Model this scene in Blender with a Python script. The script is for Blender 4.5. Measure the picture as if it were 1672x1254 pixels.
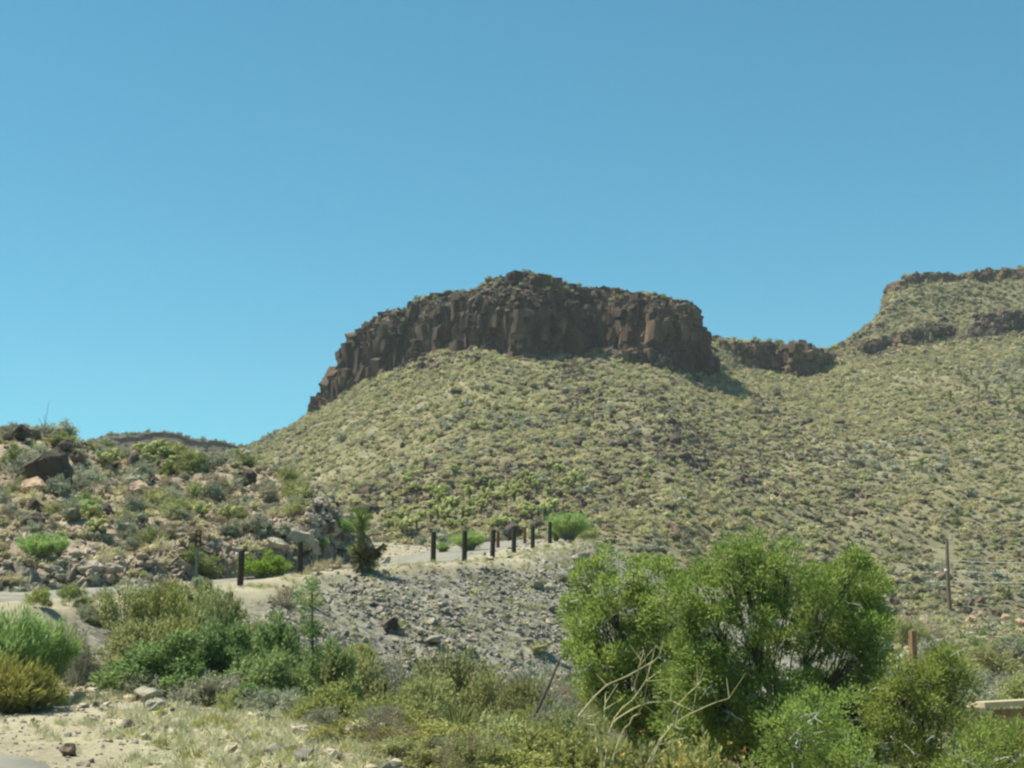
import bpy, bmesh, math, random
import numpy as np
from mathutils import Vector, Matrix

for o in list(bpy.data.objects):
    bpy.data.objects.remove(o, do_unlink=True)
scene = bpy.context.scene
COL = scene.collection
R_ = math.radians

# ------------------------------------------------------------------ camera, sky, sun, exposure
F, CX, CY, CAMZ = 2297.0, 836.0, 627.0, 1.6          # focal length in photograph pixels
PITCH = math.atan(333.0 / F)
cam_d = bpy.data.cameras.new('camera')
cam_d.sensor_width = 36.0
cam_d.lens = 36.0 * F / 1672.0
cam_d.clip_start = 0.1
cam_d.clip_end = 5000.0
cam = bpy.data.objects.new('camera', cam_d)
COL.objects.link(cam)
cam.location = (0, 0, CAMZ)
cam.rotation_euler = (math.pi / 2 + PITCH, 0, 0)
scene.camera = cam

SUN_DIR = Vector((-0.49, 0.12, 0.86)).normalized()
sun_el = math.asin(SUN_DIR.z)
sun_az = math.atan2(SUN_DIR.x, SUN_DIR.y)             # clockwise from +Y
world = bpy.data.worlds.new('World')
scene.world = world
world.use_nodes = True
wn, wl = world.node_tree.nodes, world.node_tree.links
wn.clear()
sky = wn.new('ShaderNodeTexSky')
sky.sky_type = 'NISHITA'
sky.sun_disc = False
sky.sun_elevation = sun_el
sky.sun_rotation = sun_az
sky.altitude = 1500.0
sky.air_density = 1.0
sky.dust_density = 0.0
sky.ozone_density = 6.0
tint = wn.new('ShaderNodeMix')
tint.data_type = 'RGBA'
tint.blend_type = 'MULTIPLY'
tint.inputs[0].default_value = 1.0
tint.inputs[7].default_value = (0.58, 1.35, 1.28, 1)   # the cool green cast of the picture
bg = wn.new('ShaderNodeBackground')
bg.inputs[1].default_value = 0.084
wo = wn.new('ShaderNodeOutputWorld')
gam = wn.new('ShaderNodeGamma')
gam.inputs[1].default_value = 0.76
wl.new(sky.outputs[0], gam.inputs[0])
wl.new(gam.outputs[0], tint.inputs[6])
wl.new(tint.outputs[2], bg.inputs[0])
wl.new(bg.outputs[0], wo.inputs[0])
sun_d = bpy.data.lights.new('sun', 'SUN')
sun_d.energy = 4.9
sun_d.angle = R_(0.5)
sun_d.color = (1.0, 0.94, 0.80)
sun = bpy.data.objects.new('sun', sun_d)
COL.objects.link(sun)
sun.rotation_euler = SUN_DIR.to_track_quat('Z', 'Y').to_euler()
vs = scene.view_settings
vs.view_transform = 'Standard'
vs.look = 'None'
vs.exposure = 0.85
vs.gamma = 1.0
vs.use_curve_mapping = False
scene.render.engine = 'CYCLES'
cy = scene.cycles
cy.max_bounces = 6
cy.volume_bounces = 0
cy.diffuse_bounces = 3
cy.transmission_bounces = 3
cy.transparent_max_bounces = 4
cy.filter_width = 2.4                                   # the photograph is a little soft
cy.use_denoising = True

# ------------------------------------------------------------------ pixel <-> place helpers
CP, SP = math.cos(PITCH), math.sin(PITCH)

def at(px, py, D):
    """place at distance D (metres along +Y) seen at photograph pixel px, py"""
    dx, dy = (px - CX) / F, (CY - py) / F
    s = D / (CP - dy * SP)
    return np.array((dx * s, D, CAMZ + (SP + dy * CP) * s))

def proj(P):
    P = np.asarray(P, float)
    X, Y, Z = P[..., 0], P[..., 1], P[..., 2] - CAMZ
    dep = Y * CP + Z * SP
    return CX + X / dep * F, CY - (-Y * SP + Z * CP) / dep * F

def smooth(a, b, x):
    t = np.clip((x - a) / (b - a), 0, 1)
    return t * t * (3 - 2 * t)

# ------------------------------------------------------------------ noise
def h3(ix, iy, iz, seed):
    n = (ix.astype(np.int64) * 374761393 + iy.astype(np.int64) * 668265263 + iz.astype(np.int64) * 2147483647 + seed * 1274126177) & 0xFFFFFFFF
    n = ((n ^ (n >> 13)) * 1274126177) & 0xFFFFFFFF
    n = ((n ^ (n >> 16)) * 2246822519) & 0xFFFFFFFF
    return ((n ^ (n >> 15)) & 0xFFFFFF) / float(0xFFFFFF)

def vnoise(P, seed=0):
    P = np.asarray(P, float)
    i = np.floor(P).astype(np.int64)
    f = P - i
    f = f * f * (3 - 2 * f)
    r = 0
    for a in (0, 1):
        wa = f[..., 0] if a else 1 - f[..., 0]
        for b in (0, 1):
            wb = f[..., 1] if b else 1 - f[..., 1]
            for c in (0, 1):
                wc = f[..., 2] if c else 1 - f[..., 2]
                r = r + wa * wb * wc * h3(i[..., 0] + a, i[..., 1] + b, i[..., 2] + c, seed)
    return r * 2 - 1

def fbm(P, octv=4, seed=0, gain=.5):
    P = np.asarray(P, float)
    r, a = 0, 1
    for k in range(octv):
        r = r + a * vnoise(P * (2.03 ** k) + 17.3 * k, seed + k)
        a *= gain
    return r

def cells(P, seed=0):
    """value of the nearest cell, and distance to it"""
    P = np.asarray(P, float)
    i = np.floor(P).astype(np.int64)
    best = np.full(P.shape[:-1], 1e9)
    val = np.zeros(P.shape[:-1])
    for a in (-1, 0, 1):
        for b in (-1, 0, 1):
            for c in (-1, 0, 1):
                x, y, z = i[..., 0] + a, i[..., 1] + b, i[..., 2] + c
                q = np.stack((x + h3(x, y, z, seed), y + h3(x, y, z, seed + 1), z + h3(x, y, z, seed + 2)), -1)
                d = ((q - P) ** 2).sum(-1)
                m = d < best
                best = np.where(m, d, best)
                val = np.where(m, h3(x, y, z, seed + 3), val)
    return val * 2 - 1, np.sqrt(best)

# ------------------------------------------------------------------ mesh helpers
def mesh_np(name, V, faces, smooth_=False, attrs=None):
    """V (n,3); faces: array (m,k) or list of such arrays"""
    if not isinstance(faces, (list, tuple)):
        faces = [faces]
    faces = [np.asarray(f, np.int32) for f in faces if len(f)]
    V = np.asarray(V, np.float32)
    me = bpy.data.meshes.new(name)
    me.vertices.add(len(V))
    me.vertices.foreach_set('co', V.ravel())
    idx = np.concatenate([f.ravel() for f in faces])
    starts, s0 = [], 0
    for f in faces:
        starts.append(s0 + np.arange(len(f)) * f.shape[1])
        s0 += f.size
    starts = np.concatenate(starts).astype(np.int32)
    me.loops.add(len(idx))
    me.loops.foreach_set('vertex_index', idx)
    me.polygons.add(len(starts))
    me.polygons.foreach_set('loop_start', starts)
    if attrs:
        for k, a in attrs.items():
            at_ = me.attributes.new(k, 'FLOAT', 'POINT')
            at_.data.foreach_set('value', np.asarray(a, np.float32).ravel())
    me.update(calc_edges=True)
    me.polygons.foreach_set('use_smooth', np.full(len(starts), smooth_, dtype=bool))
    return me

def link(name, me, mat=None, parent=None, loc=None, rot=None, sc=None):
    o = bpy.data.objects.new(name, me)
    COL.objects.link(o)
    if me is not None and mat is not None and len(me.materials) == 0:
        me.materials.append(mat)
    if parent is not None:
        o.parent = parent
    if loc is not None:
        o.location = [float(c) for c in loc]
    if rot is not None:
        o.rotation_euler = rot
    if sc is not None:
        o.scale = (sc, sc, sc) if np.isscalar(sc) else sc
    return o

def tag(o, label=None, cat=None, group=None, kind=None):
    if label: o['label'] = label
    if cat: o['category'] = cat
    if group: o['group'] = group
    if kind: o['kind'] = kind
    return o

def empty(name, loc, rz=0.0):
    o = link(name, None, loc=loc, rot=(0, 0, rz))
    o.empty_display_size = .1
    return o

def grid_faces(nv, nu):
    a = np.arange(nv * nu).reshape(nv, nu)
    return np.stack((a[:-1, :-1], a[:-1, 1:], a[1:, 1:], a[1:, :-1]), -1).reshape(-1, 4)

class MB:
    """collects vertices and faces of one mesh"""
    def __init__(s):
        s.V, s.Q, s.T, s.n = [], [], [], 0
    def add(s, V, Q=None, T=None):
        V = np.asarray(V, float)
        if Q is not None and len(Q): s.Q.append(np.asarray(Q) + s.n)
        if T is not None and len(T): s.T.append(np.asarray(T) + s.n)
        s.V.append(V)
        s.n += len(V)
    def tube(s, P, rad, sides=5, cap=True):
        P = np.asarray(P, float)
        n = len(P)
        rad = np.broadcast_to(np.asarray(rad, float), (n,))
        T = np.gradient(P, axis=0)
        T /= np.linalg.norm(T, axis=1)[:, None] + 1e-9
        ref = np.array((0., 0, 1)) if abs(T[:, 2]).mean() < .8 else np.array((1., 0, 0))
        A = np.cross(T, ref)
        A /= np.linalg.norm(A, axis=1)[:, None] + 1e-9
        B = np.cross(T, A)
        th = np.arange(sides) / sides * 2 * np.pi
        V = P[:, None] + rad[:, None, None] * (np.cos(th)[None, :, None] * A[:, None] + np.sin(th)[None, :, None] * B[:, None])
        k = np.arange(n * sides).reshape(n, sides)
        k2 = np.roll(k, -1, 1)
        Q = np.stack((k[:-1], k2[:-1], k2[1:], k[1:]), -1).reshape(-1, 4)
        V = V.reshape(-1, 3)
        Tq = None
        if cap:
            V = np.vstack((V, P[-1:], P[:1]))
            e, b0 = n * sides, n * sides + 1
            Tq = [(k[-1, j], k2[-1, j], e) for j in range(sides)] + [(k2[0, j], k[0, j], b0) for j in range(sides)]
        s.add(V, Q, Tq)
    def box(s, c, d, rz=0, M=None):
        c, d = np.asarray(c, float), np.asarray(d, float) / 2
        V = np.array([(x, y, z) for z in (-1, 1) for y in (-1, 1) for x in (-1, 1)], float) * d
        if rz:
            co, si = math.cos(rz), math.sin(rz)
            V = V @ np.array(((co, si, 0), (-si, co, 0), (0, 0, 1)))
        if M is not None:
            V = V @ np.asarray(M).T
        s.add(V + c, [(0, 2, 3, 1), (4, 5, 7, 6), (0, 1, 5, 4), (2, 6, 7, 3), (0, 4, 6, 2), (1, 3, 7, 5)])
    def leaves(s, C, D, L, Wd, rng, droop=0.0):
        C, D = np.asarray(C, float), np.asarray(D, float)
        n = len(C)
        D = D / (np.linalg.norm(D, axis=1)[:, None] + 1e-9)
        L = np.broadcast_to(L, (n,))[:, None]
        Wd = np.broadcast_to(Wd, (n,))[:, None]
        S = np.cross(D, rng.normal(size=(n, 3)))
        S /= np.linalg.norm(S, axis=1)[:, None] + 1e-9
        mid = C + D * L * .5
        tip = C + D * L
        tip[:, 2] -= droop * L[:, 0]
        V = np.stack((C, mid + S * Wd * .5, tip, mid - S * Wd * .5), 1).reshape(-1, 3)
        s.add(V, np.arange(n * 4).reshape(n, 4))
    def mesh(s, name, smooth_=False):
        fs = []
        if s.Q: fs.append(np.concatenate(s.Q))
        if s.T: fs.append(np.concatenate(s.T))
        return mesh_np(name, np.concatenate(s.V), fs, smooth_)

# ------------------------------------------------------------------ materials
def new_mat(name):
    m = bpy.data.materials.new(name)
    m.use_nodes = True
    nt = m.node_tree
    nt.nodes.clear()
    out = nt.nodes.new('ShaderNodeOutputMaterial')
    return m, nt, out

def nd(nt, t, **kw):
    n = nt.nodes.new(t)
    for k, v in kw.items():
        setattr(n, k, v)
    return n

def noise_n(nt, scale, detail=4, rough=.55, vec=None, w=None):
    n = nd(nt, 'ShaderNodeTexNoise')
    n.inputs['Scale'].default_value = scale
    n.inputs['Detail'].default_value = detail
    n.inputs['Roughness'].default_value = rough
    if vec is not None:
        nt.links.new(vec, n.inputs['Vector'])
    return n

def ramp_n(nt, stops, src):
    r = nd(nt, 'ShaderNodeValToRGB')
    e = r.color_ramp.elements
    while len(e) < len(stops):
        e.new(.5)
    for k, (p, c) in zip(e, stops):
        k.position = p
        k.color = (c[0], c[1], c[2], 1) if len(c) == 3 else c
    nt.links.new(src, r.inputs[0])
    return r

def mix_n(nt, fac, a, b, mode='MIX'):
    m = nd(nt, 'ShaderNodeMix')
    m.data_type = 'RGBA'
    m.blend_type = mode
    for sock, v in ((m.inputs[0], fac), (m.inputs[6], a), (m.inputs[7], b)):
        if isinstance(v, (int, float)):
            sock.default_value = v
        elif isinstance(v, tuple):
            sock.default_value = (*v, 1) if len(v) == 3 else v
        else:
            nt.links.new(v, sock)
    return m.outputs[2]

def bsdf(nt, out, col, rough=.9, spec=.15, bump=None, bstr=.4, bdist=.05):
    b = nd(nt, 'ShaderNodeBsdfPrincipled')
    b.inputs['Roughness'].default_value = rough
    b.inputs['Specular IOR Level'].default_value = spec
    if isinstance(col, tuple):
        b.inputs['Base Color'].default_value = (*col, 1)
    else:
        nt.links.new(col, b.inputs['Base Color'])
    if bump is not None:
        bp = nd(nt, 'ShaderNodeBump')
        bp.inputs['Strength'].default_value = bstr
        bp.inputs['Distance'].default_value = bdist
        nt.links.new(bump, bp.inputs['Height'])
        nt.links.new(bp.outputs[0], b.inputs['Normal'])
    nt.links.new(b.outputs[0], out.inputs[0])
    return b

def soil_mat(name, c_dark, c_mid, c_light, sc=.5, gravel=None, straw=None, fine=12.0):
    """stony desert soil; vertex masks 'gravel' and 'straw' blend other ground colours in"""
    m, nt, out = new_mat(name)
    tc = nd(nt, 'ShaderNodeTexCoord')
    n1 = noise_n(nt, sc, 6, .65, tc.outputs['Object'])
    n2 = noise_n(nt, fine, 4, .7, tc.outputs['Object'])
    mixv = nd(nt, 'ShaderNodeMath', operation='MULTIPLY_ADD')
    nt.links.new(n2.outputs[0], mixv.inputs[0]); mixv.inputs[1].default_value = .45
    ad = nd(nt, 'ShaderNodeMath', operation='MULTIPLY')
    nt.links.new(n1.outputs[0], ad.inputs[0]); ad.inputs[1].default_value = .6
    nt.links.new(ad.outputs[0], mixv.inputs[2])
    c = ramp_n(nt, [(.36, c_dark), (.5, c_mid), (.66, c_light)], mixv.outputs[0]).outputs[0]
    for key, cols in (('gravel', gravel), ('straw', straw)):
        if cols:
            a = nd(nt, 'ShaderNodeAttribute', attribute_name=key)
            v = nd(nt, 'ShaderNodeTexVoronoi')
            v.inputs['Scale'].default_value = fine * .6
            nt.links.new(tc.outputs['Object'], v.inputs['Vector'])
            sep = nd(nt, 'ShaderNodeSeparateColor')
            nt.links.new(v.outputs['Color'], sep.inputs[0])
            g = ramp_n(nt, [(.1, cols[0]), (.55, cols[1]), (.95, cols[2])], sep.outputs[0] if key == 'gravel' else n2.outputs[0]).outputs[0]
            c = mix_n(nt, a.outputs['Fac'], c, g)
    bsdf(nt, out, c, .95, .1, n2.outputs[0], .6, .06)
    return m

def rock_mat(name, c_dark, c_mid, c_light, c_stain, sc=.6, objrand=True, varnish=.5, island=False):
    m, nt, out = new_mat(name)
    tc = nd(nt, 'ShaderNodeTexCoord')
    mp = nd(nt, 'ShaderNodeMapping')
    mp.inputs['Scale'].default_value = (1, 1, .55)
    nt.links.new(tc.outputs['Object'], mp.inputs[0])
    n1 = noise_n(nt, sc, 7, .68, mp.outputs[0])
    n2 = noise_n(nt, sc * .3, 3, .5, mp.outputs[0])
    n3 = noise_n(nt, sc * 6, 3, .6, tc.outputs['Object'])
    c = ramp_n(nt, [(.33, c_dark), (.5, c_mid), (.68, c_light)], n1.outputs[0]).outputs[0]
    f = ramp_n(nt, [(.47, (0, 0, 0)), (.62, (varnish,) * 3)], n2.outputs[0]).outputs[0]
    c = mix_n(nt, f, c, c_stain)
    if objrand:
        oi = nd(nt, 'ShaderNodeObjectInfo')
        r = ramp_n(nt, [(0, (.62, .62, .64)), (.5, (1, 1, 1)), (1, (1.35, 1.22, 1.1))], oi.outputs['Random']).outputs[0]
        c = mix_n(nt, 1.0, c, r, 'MULTIPLY')
    if island:
        ge = nd(nt, 'ShaderNodeNewGeometry')
        r = ramp_n(nt, [(0, (.55, .56, .58)), (.4, (.9, .88, .86)), (.75, (1.15, 1.0, .88)), (1, (1.5, 1.36, 1.18))], ge.outputs['Random Per Island']).outputs[0]
        c = mix_n(nt, 1.0, c, r, 'MULTIPLY')
    bsdf(nt, out, c, .9, .15, n3.outputs[0], .55, .12 / sc * .3)
    return m

def leaf_mat(name, c1, c2, c3, trans=.3, hue=.02, val=.25):
    """c1..c3 spread over the leaves of a plant, plus a plant to plant shift"""
    m, nt, out = new_mat(name)
    g = nd(nt, 'ShaderNodeNewGeometry')
    c = ramp_n(nt, [(0, c1), (.5, c2), (1, c3)], g.outputs['Random Per Island']).outputs[0]
    oi = nd(nt, 'ShaderNodeObjectInfo')
    hs = nd(nt, 'ShaderNodeHueSaturation')
    ma = nd(nt, 'ShaderNodeMapRange')
    ma.inputs[3].default_value = .5 - hue; ma.inputs[4].default_value = .5 + hue
    nt.links.new(oi.outputs['Random'], ma.inputs[0])
    mb = nd(nt, 'ShaderNodeMath', operation='FRACT')
    mm = nd(nt, 'ShaderNodeMath', operation='MULTIPLY')
    mm.inputs[1].default_value = 7.31
    nt.links.new(oi.outputs['Random'], mm.inputs[0])
    nt.links.new(mm.outputs[0], mb.inputs[0])
    mc = nd(nt, 'ShaderNodeMapRange')
    mc.inputs[3].default_value = 1 - val; mc.inputs[4].default_value = 1 + val
    nt.links.new(mb.outputs[0], mc.inputs[0])
    nt.links.new(ma.outputs[0], hs.inputs['Hue'])
    nt.links.new(mc.outputs[0], hs.inputs['Value'])
    nt.links.new(c, hs.inputs['Color'])
    d = nd(nt, 'ShaderNodeBsdfDiffuse')
    t = nd(nt, 'ShaderNodeBsdfTranslucent')
    nt.links.new(hs.outputs[0], d.inputs[0])
    nt.links.new(hs.outputs[0], t.inputs[0])
    mx = nd(nt, 'ShaderNodeMixShader')
    mx.inputs[0].default_value = trans
    nt.links.new(d.outputs[0], mx.inputs[1])
    nt.links.new(t.outputs[0], mx.inputs[2])
    nt.links.new(mx.outputs[0], out.inputs[0])
    return m

def plain_mat(name, c1, c2, sc=8.0, rough=.85, spec=.2, stretch=(1, 1, 1), bstr=.3):
    m, nt, out = new_mat(name)
    tc = nd(nt, 'ShaderNodeTexCoord')
    mp = nd(nt, 'ShaderNodeMapping')
    mp.inputs['Scale'].default_value = stretch
    nt.links.new(tc.outputs['Object'], mp.inputs[0])
    n = noise_n(nt, sc, 5, .65, mp.outputs[0])
    c = ramp_n(nt, [(.35, c1), (.65, c2)], n.outputs[0]).outputs[0]
    bsdf(nt, out, c, rough, spec, n.outputs[0], bstr, .02)
    return m

M = {}
M['ground'] = soil_mat('soil_near', (.16, .14, .095), (.27, .24, .165), (.38, .345, .25), .35,
                       gravel=((.13, .122, .098), (.205, .195, .157), (.29, .272, .218)),
                       straw=((.27, .245, .145), (.36, .33, .21), (.45, .42, .29)))
M['slope'] = soil_mat('soil_slope', (.105, .095, .058), (.17, .155, .093), (.245, .22, .138), .12, fine=2.2)
M['hillside'] = soil_mat('soil_hillside', (.14, .11, .077), (.27, .215, .155), (.40, .33, .245), .3, fine=5.0)
M['far'] = rock_mat('far_hill_rock', (.035, .03, .024), (.075, .064, .045), (.13, .112, .078), (.06, .045, .034), .12, False)
M['cliff'] = rock_mat('cliff_rock', (.022, .020, .017), (.058, .047, .037), (.175, .138, .104), (.10, .062, .041), .28, False, island=True)
M['ledge'] = rock_mat('ledge_rock', (.042, .036, .03), (.10, .082, .062), (.23, .19, .14), (.14, .09, .062), .5, False, island=True)
M['cut'] = rock_mat('cut_rock', (.16, .137, .105), (.31, .27, .205), (.47, .415, .325), (.28, .21, .15), .9, True, .4)
M['boulder'] = rock_mat('boulder_rock', (.042, .036, .029), (.098, .08, .063), (.19, .155, .12), (.125, .08, .057), .8)
M['pinkrock'] = rock_mat('pink_rock', (.20, .15, .11), (.34, .26, .19), (.48, .39, .29), (.3, .19, .13), .9)
M['riprap'] = rock_mat('riprap_rock', (.125, .118, .094), (.25, .235, .187), (.41, .38, .30), (.21, .175, .13), 1.6)
M['pale'] = rock_mat('pale_rock', (.25, .225, .17), (.39, .355, .27), (.52, .48, .38), (.33, .27, .19), 1.6)
M['asphalt'] = plain_mat('worn_asphalt', (.17, .163, .135), (.26, .25, .205), 1.1, .95, .1)

M['tus_y'] = leaf_mat('yellow_green_tussock', (.38, .365, .185), (.49, .465, .25), (.59, .555, .34), .45, .02, .2)
M['tus_s'] = leaf_mat('straw_tussock', (.38, .34, .19), (.50, .455, .27), (.60, .55, .36), .35, .012, .2)
M['tus_g'] = leaf_mat('grey_green_shrub', (.24, .25, .165), (.33, .335, .235), (.42, .42, .31), .35, .015, .22)
M['tus_d'] = leaf_mat('dark_green_shrub', (.13, .17, .06), (.21, .255, .095), (.29, .33, .14), .35, .02, .22)
M['tus_b'] = leaf_mat('brown_dry_shrub', (.20, .165, .11), (.29, .245, .165), (.38, .325, .225), .3, .012, .2)
M['olive'] = leaf_mat('olive_shrub', (.21, .235, .085), (.31, .33, .13), (.41, .42, .20), .45, .015, .2)
M['yellowg'] = leaf_mat('yellow_green_shrub', (.23, .245, .065), (.33, .34, .11), (.43, .42, .17), .45, .012, .15)
M['broom'] = leaf_mat('bright_green_broom', (.22, .33, .09), (.31, .43, .14), (.40, .51, .21), .45, .01, .12)
M['broomold'] = leaf_mat('old_broom', (.19, .19, .045), (.28, .275, .07), (.36, .34, .12), .4, .012, .12)
M['creosote'] = leaf_mat('creosote_green', (.12, .19, .03), (.19, .28, .045), (.27, .36, .07), .45, .01, .12)
M['mesquite'] = leaf_mat('mesquite_green', (.15, .22, .075), (.23, .31, .11), (.32, .40, .17), .45, .012, .12)
M['juniper'] = leaf_mat('juniper_green', (.155, .215, .045), (.245, .32, .075), (.345, .41, .125), .5, .012, .12)
M['yucca'] = leaf_mat('yucca_green', (.10, .15, .035), (.17, .235, .06), (.26, .32, .10), .3, .01, .15)
M['skirt'] = leaf_mat('dead_yucca_leaves', (.08, .075, .04), (.14, .13, .07), (.23, .20, .11), .1, .01, .15)
M['cholla'] = leaf_mat('cholla_spines', (.38, .41, .15), (.49, .51, .21), (.60, .60, .30), .4, .012, .12)
M['cholla_old'] = leaf_mat('cholla_old_joints', (.08, .085, .04), (.13, .13, .065), (.18, .17, .09), .0, .01, .15)
M['grass'] = leaf_mat('dry_grass', (.40, .38, .20), (.52, .50, .30), (.62, .60, .42), .4, .02, .2)
M['twig'] = plain_mat('grey_twig', (.16, .145, .115), (.28, .255, .205), 30)
M['bark'] = plain_mat('juniper_bark', (.05, .043, .034), (.115, .10, .078), 14, stretch=(1, 1, .2))
M['deadwood'] = plain_mat('silver_deadwood', (.30, .30, .26), (.48, .48, .42), 20)
M['palestalk'] = plain_mat('pale_dead_stalk', (.30, .27, .13), (.44, .40, .22), 12)
M['post'] = plain_mat('tarred_post', (.022, .02, .015), (.055, .047, .036), 18, stretch=(1, 1, .15))
M['redpost'] = plain_mat('rust_post', (.10, .04, .022), (.17, .075, .04), 18, stretch=(1, 1, .2))
M['pole'] = plain_mat('weathered_pole', (.10, .085, .06), (.19, .16, .115), 10, stretch=(1, 1, .1))
M['brownwood'] = plain_mat('brown_wood', (.17, .095, .045), (.28, .17, .08), 9, stretch=(1, 1, .15))
M['orangewood'] = plain_mat('orange_wood', (.30, .17, .06), (.42, .26, .10), 6, stretch=(.3, 1, 1))
M['roof'] = plain_mat('tan_roof', (.33, .27, .155), (.46, .39, .25), 5)
M['steel'] = plain_mat('green_grey_steel', (.10, .13, .11), (.17, .20, .17), 20, .6, .4)
M['signblack'] = plain_mat('sign_black', (.012, .012, .010), (.022, .02, .016), 20, .5, .4)
M['reflector'] = plain_mat('amber_reflector', (.44, .18, .02), (.56, .25, .03), 30, .35, .5)
M['whitecap'] = plain_mat('white_reflector', (.72, .74, .74), (.85, .86, .86), 20, .4, .5)
M['wire'] = plain_mat('aluminium_wire', (.42, .45, .44), (.6, .62, .6), 20, .4, .5)
M['flower'] = leaf_mat('orange_flower', (.45, .24, .06), (.55, .36, .10), (.6, .5, .2), .2, .01, .1)

rng = np.random.default_rng(11)

# ================================================================== THE SETTING
def catmull(P, t):
    """P (n,...) control values at integer parameters, t (m,) parameters -> (m,...)"""
    n = len(P)
    i = np.clip(np.floor(t).astype(int), 0, n - 2)
    f = (t - i).reshape((-1,) + (1,) * (P.ndim - 1))
    p0, p1, p2, p3 = P[np.maximum(i - 1, 0)], P[i], P[i + 1], P[np.minimum(i + 2, n - 1)]
    m1, m2 = (p2 - p0) * .5, (p3 - p1) * .5
    return (2 * f**3 - 3 * f**2 + 1) * p1 + (f**3 - 2 * f**2 + f) * m1 + (-2 * f**3 + 3 * f**2) * p2 + (f**3 - f**2) * m2

def loft(rows, nu, segs, lin=False):
    """rows: list of lists of points (same count). Returns grid (nv,nu,3)."""
    A = np.array(rows, float)                       # R,M,3
    L = np.linalg.norm(np.diff(A, axis=1), axis=2).mean(0)
    s = np.concatenate(([0], np.cumsum(L)))
    t = np.interp(np.linspace(0, s[-1], nu), s, np.arange(len(s)))
    B = catmull(A.transpose(1, 0, 2), t).transpose(1, 0, 2)   # R,nu,3
    tv = np.concatenate([np.linspace(k, k + 1, n, endpoint=False) for k, n in enumerate(segs)] + [[len(segs)]])
    if lin:
        i = np.clip(np.floor(tv).astype(int), 0, len(B) - 2)
        f = (tv - i)[:, None, None]
        return B[i] * (1 - f) + B[i + 1] * f
    return catmull(B, tv)

def grid_normals(G):
    du = np.gradient(G, axis=1)
    dv = np.gradient(G, axis=0)
    n = np.cross(du, dv)
    return n / (np.linalg.norm(n, axis=2)[..., None] + 1e-9)

def grid_obj(name, G, mat, smooth_=True, attrs=None):
    nv, nu = G.shape[:2]
    o = link(name, mesh_np(name, G.reshape(-1, 3), grid_faces(nv, nu), smooth_, attrs), mat)
    tag(o, kind='structure')
    return o

def on_grid(G, px, py, vmax=None):
    """the place of a lofted surface that is seen at pixel px, py (nearest to the camera)"""
    g = G if vmax is None else G[:vmax]
    x, y = proj(g)
    d = (x - px) ** 2 + (y - py) ** 2
    dm = d.min()
    m = d <= dm + 9
    Y = np.where(m, g[..., 1], 1e9)
    return g.reshape(-1, 3)[Y.argmin()]

def sample_grid(G, n, rg, dens=None):
    """n random places on a grid, even per area times dens (per vertex)"""
    a = np.linalg.norm(np.cross(G[:-1, 1:] - G[:-1, :-1], G[1:, :-1] - G[:-1, :-1]), axis=2)
    if dens is not None:
        a = a * dens[:-1, :-1]
    p = (a / a.sum()).ravel()
    k = rg.choice(len(p), n, p=p)
    i, j = np.unravel_index(k, a.shape)
    u, v = rg.random((2, n, 1))
    return (G[i, j] * (1 - u) + G[i, j + 1] * u) * (1 - v) + (G[i + 1, j] * (1 - u) + G[i + 1, j + 1] * u) * v, i, j

# ---- butte slope, saddle and the hill on the other side: one talus sheet
def pz(px, D, z):
    return np.array(((px - CX) / F * D, D, z))

H_FOOT = [(-200, 905, 112), (200, 903, 112), (380, 902, 112), (503, 898, 112), (600, 893, 110), (760, 890, 108), (860, 890, 106), (960, 922, 100),
          (1080, 952, 98), (1165, 968, 105), (1215, 975, 112), (1260, 980, 117), (1310, 985, 122), (1350, 988, 126), (1400, 992, 130), (1440, 994, 133), (1480, 998, 136),
          (1600, 1005, 142), (1700, 1008, 145), (1900, 1012, 150), (2300, 1012, 150)]
H_BASE = [(-200, 800, 235), (200, 775, 242), (380, 741, 250), (503, 682, 258), (600, 625, 252), (760, 573, 240), (860, 589, 236), (960, 584, 246),
          (1080, 598, 246), (1165, 622, 256), (1215, 606, 278), (1260, 606, 283), (1310, 604, 288), (1350, 590, 296), (1400, 578, 300), (1440, 566, 303), (1480, 552, 306),
          (1600, 534, 309), (1700, 528, 310), (1900, 515, 312), (2300, 500, 312)]
H_TOP = [(-200, 805, 260), (200, 782, 266), (380, 744, 272), (503, 686, 280), (600, 606, 268), (760, 560, 262), (860, 556, 262), (960, 556, 266),
         (1080, 560, 268), (1165, 557, 290), (1215, 559, 292), (1260, 562, 295), (1310, 567, 298), (1350, 574, 304), (1400, 545, 316), (1440, 509, 321), (1480, 462, 327),
         (1600, 448, 331), (1700, 441, 331), (1900, 432, 331), (2300, 420, 331)]
nodes = range(len(H_FOOT))
r_foot = [at(*p) for p in H_FOOT]
r_base = [at(*p) for p in H_BASE]
r_top = [at(*p) for p in H_TOP]
r_near = [pz(p[0], q[1] - 42 + 8 * (p[0] < 900), -1.9) for p, q in zip(H_FOOT, r_foot)]
r_mid1 = [a * .67 + b * .33 - np.array((0, 0, 1.6)) for a, b in zip(r_foot, r_base)]
r_mid2 = [a * .34 + b * .66 - np.array((0, 0, 1.7)) for a, b in zip(r_foot, r_base)]
r_back = [p + np.array((p[0] * .12, 30, -4.0)) for p in r_top]
r_far = [p + np.array((p[0] * .5, 130, -40.0)) for p in r_top]
HILL = loft([r_near, r_foot, r_mid1, r_mid2, r_base, r_top, r_back, r_far], 560, [24, 80, 80, 80, 60, 10, 10])
nz = np.zeros(HILL.shape[:2])
nz += 1.0 * fbm(HILL * np.array((.06, .03, .0)) + 5, 3, 3)
nz += .42 * fbm(HILL * np.array((.35, .35, 0)), 3, 9)
vfade = np.clip(np.minimum(np.arange(HILL.shape[0]) / 24., 1), 0, 1)[:, None]
fx, _ = proj(HILL)
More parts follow.
